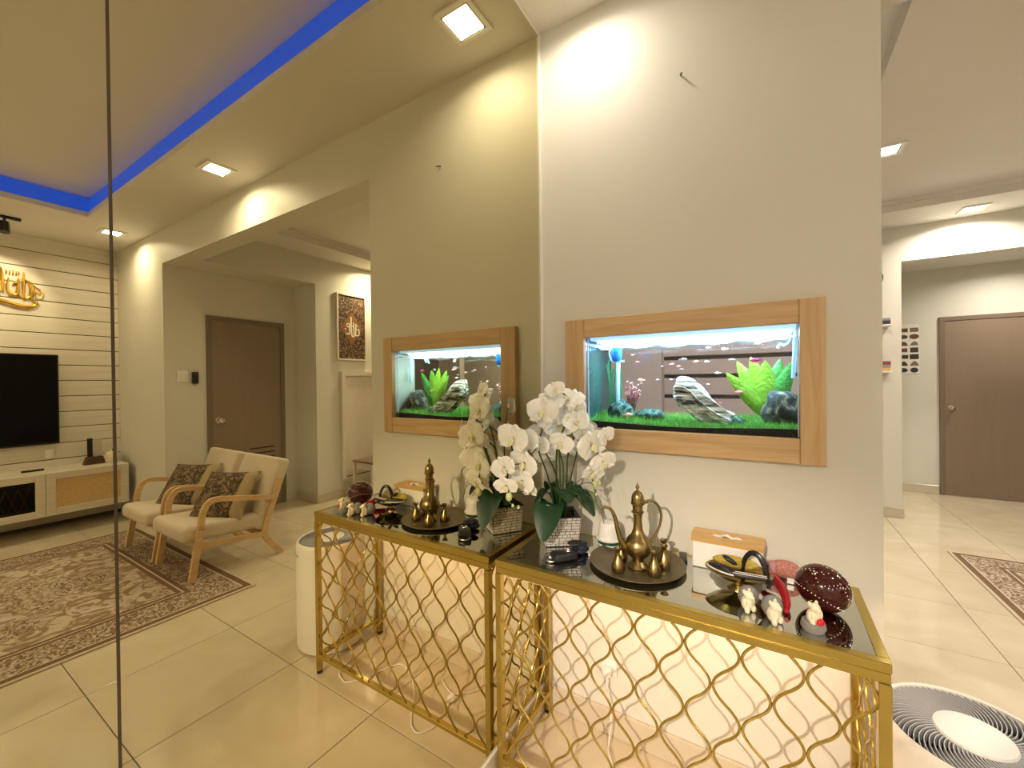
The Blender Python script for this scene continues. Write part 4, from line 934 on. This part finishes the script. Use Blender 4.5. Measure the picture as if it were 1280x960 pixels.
# things on the cabinet
ZK = .5805
db = thing('remote_holder', 'carved dark wood holder with a black remote on the television cabinet', 'holder', (4.95, -.25, ZK))
obj('base_block', G().prism([(-.08, 0), (.075, 0), (.055, .075), (-.055, .075)], 'yz', -.04, .04), wood('dark walnut', (.035, .015, .008), (.12, .055, .025), .5, axis=1), db, smooth=False)
obj('remote', G().box((-.01, -.052, .0755), (.01, -.012, .26), bev=.006), m_black, db); obj('photo_card', G().box((.012, .0, .0755), (.016, .06, .24)), mat('pale card', (.55, .50, .42), .6), db, smooth=False)
tag(obj('ceramic_jar', G().lathe([(0, 0), (.04, 0), (.05, .02), (.052, .06), (.045, .10), (.03, .115), (0, .12)], 24), mat('cream ceramic', (.68, .60, .42), .35), loc=(4.9, -.135, ZK)), 'cream ceramic jar beside the dark wood holder', 'jar')
tag(obj('dark_bottle', G().lathe([(0, 0), (.022, 0), (.022, .07), (.01, .09), (.01, .12), (0, .12)], 16), mat('dark green glass', (.02, .03, .015), .2), loc=(5.05, -.085, ZK)), 'small dark bottle behind the cream jar', 'bottle')
tag(obj('black_remote', G().box((-.02, -.07, 0), (.02, .07, .016), bev=.005), m_black, loc=(4.95, -.66, ZK)), 'black remote lying on the television cabinet', 'remote')
tag(obj('plug_box', G().box((-.009, -.03, 0), (0, .03, .09), bev=.003), m_white, loc=(W3 - .0005, -.52, .66)), 'small white socket on the plank wall above the cabinet', 'socket')

# gold calligraphy on the plank wall
ca = thing('calligraphy_wall_art', 'gold metal Arabic calligraphy on the white plank wall', 'wall art', (W3 - .012, -.95, 2.25))
m_cg = mat('polished gold', (.75, .45, .07), .22, metal=1., var=.08)
YC, ZCc = -.95, 2.25
def stroke(pts, r, name='stroke'):
    p = cat_rom([Vector((0, y - YC, z - ZCc)) for y, z in pts], 7); n = len(p); rr_ = [max(.004, r * (.45 + .9 * math.sin(PI * i / (n - 1)))) for i in range(n)]
    obj(name, G().tube([(-.004, q.y, q.z) for q in p], [max(.0035, q * .58) for q in rr_], 8), m_cg, ca)
stroke([(-1.34, 2.13), (-1.22, 2.20), (-1.05, 2.19), (-.9, 2.165), (-.80, 2.15), (-.72, 2.125), (-.65, 2.115), (-.60, 2.135), (-.595, 2.17), (-.62, 2.185)], .024)
stroke([(-.80, 2.46), (-.795, 2.35), (-.79, 2.23)], .019)
stroke([(-.755, 2.37), (-.765, 2.28), (-.745, 2.22), (-.71, 2.225), (-.70, 2.30), (-.695, 2.38)], .019)
stroke([(-.735, 2.30), (-.715, 2.33), (-.70, 2.36)], .012)
stroke([(-.665, 2.44), (-.668, 2.32), (-.67, 2.18)], .015)
stroke([(-.70, 2.24), (-.68, 2.205), (-.65, 2.195), (-.625, 2.22), (-.622, 2.28), (-.635, 2.34), (-.66, 2.37)], .017)
stroke([(-.655, 2.37), (-.62, 2.34), (-.605, 2.27), (-.59, 2.20)], .012)
stroke([(-.62, 2.34), (-.585, 2.305), (-.565, 2.29), (-.575, 2.255), (-.60, 2.27)], .009)
stroke([(-.545, 2.27), (-.555, 2.22), (-.585, 2.205)], .008); stroke([(-.585, 2.18), (-.575, 2.155), (-.595, 2.155), (-.588, 2.175)], .008)
stroke([(-.86, 2.42), (-.87, 2.30), (-.84, 2.22), (-.80, 2.24)], .018); stroke([(-.93, 2.45), (-.93, 2.32), (-.935, 2.22)], .018)
stroke([(-1.0, 2.40), (-1.02, 2.28), (-.99, 2.22), (-.94, 2.24)], .018); stroke([(-1.08, 2.45), (-1.08, 2.22)], .016); stroke([(-1.15, 2.36), (-1.18, 2.27), (-1.15, 2.22), (-1.10, 2.25)], .016)
for y in (-.775, -.755, -.735, -.715, -.70): stroke([(y, 2.40), (y + .006, 2.42), (y + .004, 2.44)], .006, 'vowel_mark')
for y in (-.9, -.97, -1.05): stroke([(y, 2.42), (y + .02, 2.44)], .006, 'vowel_mark')
# track spot
tk = thing('track_spotlight', 'black track with cylinder spotlight aimed at the plank wall', 'spotlight', (4.62, -1.2, ZC))
obj('track', G().box((-.017, -.45, -.022), (.017, .45, -.0005)), m_black, tk, smooth=False)
def spot_head(y):
    g = G().lathe([(0, -.05), (.03, -.05), (.03, .045), (0, .045)], 20); M_ = Matrix.Translation((0, y, -.095)) @ Matrix.Rotation(math.radians(18), 4, 'Y'); obj('spot_head', g.xf(M_), m_black, tk)
    obj('neck', G().tube([(0, y, -.022), (0, y, -.06)], .008, 8), m_black, tk)
    S = bpy.data.lights.new('track_lamp', 'SPOT'); S.energy = 28; S.color = WARM; S.spot_size = math.radians(70); S.spot_blend = .6; S.shadow_soft_size = .025
    so = bpy.data.objects.new('track_lamp', S); COL.objects.link(so); so.parent = tk; so.location = (.02, y, -.16); so.rotation_euler = Vector((.50, 0, -.42)).to_track_quat('-Z', 'Y').to_euler()
spot_head(.36); spot_head(0); spot_head(-.36)
# switch and intercom on the alcove wall
sw = thing('light_switch', 'white light switch plate beside the taupe door', 'switch', (W2 - .0005, .14, 1.44)); obj('plate', G().box((-.009, -.045, -.054), (0, .045, .054), bev=.003), m_white, sw); obj('rocker', G().box((-.013, -.018, -.03), (-.0092, .018, .03), bev=.002), m_white, sw)
tag(obj('door_phone', G().box((-.03, -.026, -.058), (0, .026, .058), bev=.006), m_black, loc=(W2 - .0005, .238, 1.43)), 'small black box beside the light switch near the door', 'door phone')
# brown calligraphy picture
pc = thing('framed_picture', 'brown floral picture with white Arabic calligraphy in a white frame', 'picture', (PX - .001, 1.71, 1.64))
PCO = Vector((PX - .001, 1.71, 1.64))
obj('frame', G().box((-.028, -.205, 0), (0, -.187, .80)).box((-.028, .187, 0), (0, .205, .80)).box((-.028, -.187, 0), (0, .187, .018)).box((-.028, -.187, .782), (0, .187, .80)), mat('white frame', (.75, .70, .60), .5), pc, smooth=False)
def pic_mat():
    m = bpy.data.materials.new('brown floral print'); m.use_nodes = True; nt = m.node_tree; b = nt.nodes['Principled BSDF']; N = nt.nodes.new; L = nt.links.new
    tc = N('ShaderNodeTexCoord'); n = N('ShaderNodeTexNoise'); n.inputs['Scale'].default_value = 16; n.inputs['Distortion'].default_value = 4; L(tc.outputs['Object'], n.inputs['Vector'])
    r = N('ShaderNodeValToRGB'); e = r.color_ramp.elements; e[0].position = .50; e[0].color = (.055, .02, .007, 1); e[1].position = .66; e[1].color = (.42, .28, .16, 1); L(n.outputs['Fac'], r.inputs[0]); L(r.outputs[0], b.inputs['Base Color']); b.inputs['Roughness'].default_value = .6; return m
obj('canvas', G().box((-.018, -.1868, .0182), (-.002, .1868, .7818)), pic_mat(), pc, smooth=False)
obj('diamond', G().prism([(-.165, .385), (0, .58), (.165, .385), (0, .19)], 'yz', -.0205, -.0182), mat('amber diamond', (.24, .115, .03), .6), pc, smooth=False)
m_ink = mat('cream lettering', (.85, .78, .64), .6)
def ink(pts, w): obj('letter_stroke', G().band([tuple(q) for q in cat_rom([Vector(p) for p in pts], 5)], w, 'yz', -.0225, -.0207), m_ink, pc, smooth=False)
ink([(-.01, .53), (-.008, .42), (.0, .31), (.015, .29), (.03, .30), (.03, .38), (.025, .46)], .016); ink([(.06, .45), (.055, .36), (.05, .30)], .016); ink([(.05, .31), (.09, .31), (.105, .33), (.10, .38), (.075, .385)], .014); ink([(-.035, .45), (-.03, .36), (-.035, .32), (-.08, .325)], .016); ink([(-.04, .40), (-.07, .415), (-.065, .44), (-.045, .445)], .012); ink([(-.10, .38), (-.08, .375)], .014); ink([(.005, .42), (.018, .41)], .012); ink([(.08, .43), (.09, .425)], .012)
# white wall panel and stool
wp = thing('wall_panel', 'white framed board hanging below the brown picture', 'board', (PX - .001, 1.90, .20))
obj('frame', G().box((-.05, -.355, 0), (0, -.305, 1.30)).box((-.05, .305, 0), (0, .355, 1.30)).box((-.05, -.305, 0), (0, .305, .03)).box((-.05, -.305, 1.25), (0, .305, 1.30)), mat('board frame', (.70, .65, .56), .5), wp, smooth=False)
obj('board', G().box((-.03, -.3045, .0302), (-.005, .3045, 1.2498)), mat('board face', (.72, .64, .54), .5), wp, smooth=False)
obj('shadow_gap', G().box((-.034, -.3045, .034), (-.0302, .3045, .044)), mat('dark gap', (.04, .025, .015), .7), wp, smooth=False)
sl = thing('low_stool', 'low stool with greyish brown top and white legs beside the board', 'stool', (3.22, 1.80, 0))
obj('seat', G().box((-.18, -.20, .425), (.18, .20, .45), bev=.006), wood('grey brown top', (.16, .11, .07), (.24, .17, .11), .4, axis=1), sl)
for sx in (-1, 1):
    for sy in (-1, 1): obj('leg', G().box((sx * .16 - .016, sy * .18 - .016, 0), (sx * .16 + .016, sy * .18 + .016, .4245)), mat('white leg', (.66, .60, .52), .5), sl, smooth=False)
obj('apron', G().box((-.145, -.172, .35), (.145, -.160, .4245)), MATS['white leg'], sl, smooth=False)

# ================================================================== DINING / HALL DETAILS
def shelf(z, label):
    t = thing('wall_shelf', label, 'shelf', (1.62, YF - .001, z)); obj('board', G().box((-.25, -.12, 0), (.18, 0, .018), bev=.003, seg=1), m_white, t, smooth=False)
    obj('bracket', G().prism([(-.10, 0), (0, 0), (0, -.09), (-.02, -.07)], 'yz', .10, .12), m_white, t, smooth=False); return t
shelf(1.845, 'upper small white wall shelf beside the hallway opening'); shelf(1.40, 'lower small white wall shelf beside the hallway opening')
def books(z, spec, where_):
    zz = z
    for i, (w, h, c, nm) in enumerate(spec):
        t = thing('book', nm + ' book lying on the ' + where_, 'book', (1.70, YF - .065, zz + .0003), random.uniform(-.04, .04))
        obj('cover', G().box((-w, -.05, 0), (.09, .05, h), bev=.002, seg=1), mat('cover ' + nm, c, .5), t, smooth=False)
        obj('pages', G().box((.0902, -.046, .004), (.0912, .046, h - .004)), mat('book pages', (.7, .65, .55), .8), t, smooth=False); zz += h + .0003
books(1.863, [(.10, .035, (.05, .04, .04), 'dark grey'), (.09, .025, (.3, .3, .32), 'pale grey')], 'upper shelf')
books(1.418, [(.11, .030, (.75, .48, .15), 'mustard yellow'), (.10, .028, (.30, .28, .26), 'grey'), (.10, .035, (.30, .06, .06), 'dark red')], 'lower shelf')
ck = thing('wall_clock', 'dark round wall clock above the small shelves', 'clock', (1.63, YF - .001, 2.33))
obj('rim', G().lathe([(0, 0), (.125, 0), (.125, .03), (.112, .034), (.112, .02), (0, .02)], 36).xf(Matrix.Rotation(PI / 2, 4, 'X')), m_black, ck); obj('face', G().lathe([(0, .0202), (.111, .0202), (.111, .022), (0, .022)], 36).xf(Matrix.Rotation(PI / 2, 4, 'X')), m_white, ck)
po = thing('photo_poster', 'white poster with rows of small dark pictures in the hallway', 'poster', (2.165, 5.098, 1.40))
obj('sheet', G().box((-.15, -.003, 0), (.145, 0, .585)), mat('poster paper', (.80, .78, .72), .6), po, smooth=False)
prr = random.Random(8)
for cx_ in (-.10, .005, .10):
    for k in range(7):
        z = .04 + k * .079; w, h = prr.uniform(.034, .043), prr.uniform(.022, .031); cc = prr.choice(((.05, .035, .025), (.14, .05, .03), (.20, .15, .10), (.03, .03, .03)))
        if (k + int(cx_ * 100)) % 5 == 0: g = G().prism([(cx_ + w * math.cos(a), z + h * math.sin(a)) for a in [2 * PI * q / 18 for q in range(18)]], 'xz', -.0042, -.0031)
        elif k % 3 == 1: g = G().prism([(cx_ - w, z - h), (cx_ + w, z - h), (cx_ + w * .7, z + h * .3), (cx_ + .1 * w, z + h), (cx_ - w * .5, z + h * .4)], 'xz', -.0042, -.0031)
        else: g = G().box((cx_ - w, -.0042, z - h), (cx_ + w, -.0031, z + h))
        obj('picture', g, mat('print %.2f' % cc[0], cc, .6, var=.5, scale=60), po, smooth=False)
# tall cabinets that show through the aquarium
m_tc = mat('mauve grey cabinet', (.52, .47, .465), .45, var=.06, scale=4); m_dk = mat('dark handle groove', (.025, .018, .018), .6)
sc = thing('drawer_cabinet', 'mauve grey drawer cabinet behind the aquarium', 'cabinet', (.1, 2.6, 0))
obj('carcass', G().box((-1.1, 0.02, 0), (1.0, .55, 2.1)), m_tc, sc, smooth=False)
for zz in (1.20, 1.39, 1.56):
    obj('handle_groove', G().box((-.15, .012, zz - .014), (.98, .0198, zz + .014)), m_dk, sc, smooth=False)
for a, b in ((.06, 1.18), (1.22, 1.37), (1.41, 1.54), (1.58, 2.08)): obj('drawer_front', G().box((-.15, .0, a), (.98, .0198, b), bev=.003, seg=1), m_tc, sc, smooth=False)
obj('side_door', G().box((-1.08, 0, .06), (-.17, .0198, 2.08), bev=.003, seg=1), mat('pale cabinet door', (.55, .52, .52), .45), sc, smooth=False)
wd_ = thing('tall_wardrobe', 'dark slate wardrobe by the wall behind the board', 'wardrobe', (3.32, 2.78, 0))
obj('carcass', G().box((-.19, -.45, 0), (.19, .50, 2.2)), mat('slate laminate', (.07, .06, .058), .45), wd_, smooth=False)
for k in range(2): obj('door', G().box((-.21, -.44 + k * .475, .05), (-.1902, .02 + k * .475, 2.18), bev=.002, seg=1), (MATS['slate laminate'], mat('taupe laminate', (.20, .17, .145), .45))[k], wd_, smooth=False)

ts = thing('track_spotlight', 'single black ceiling spotlight aimed across the room at the console', 'spotlight', (.50, -4.45, ZC))
obj('base', G().lathe([(0, -.02), (.04, -.02), (.04, -.0005), (0, -.0005)], 20), m_black, ts); obj('neck', G().tube([(0, 0, -.02), (0, 0, -.09)], .008, 8), m_black, ts)
aim = (Vector((.52, 0, .20)) - Vector((.50, -4.45, ZC - .13))).normalized()
obj('spot_head', G().lathe([(0, -.05), (.03, -.05), (.03, .045), (.027, .045), (.027, .03), (0, .03)], 20).xf(Matrix.Translation((0, 0, -.13)) @ aim.to_track_quat('Z', 'Y').to_matrix().to_4x4()), m_black, ts)
S = bpy.data.lights.new('spot_lamp', 'SPOT'); S.energy = 640; S.color = (1, .83, .64); S.spot_size = math.radians(24); S.spot_blend = 1.0; S.shadow_soft_size = .022
so = bpy.data.objects.new('spot_lamp', S); COL.objects.link(so); so.parent = ts; so.location = Vector((0, 0, -.13)) + aim * .055; so.rotation_euler = aim.to_track_quat('-Z', 'Y').to_euler()
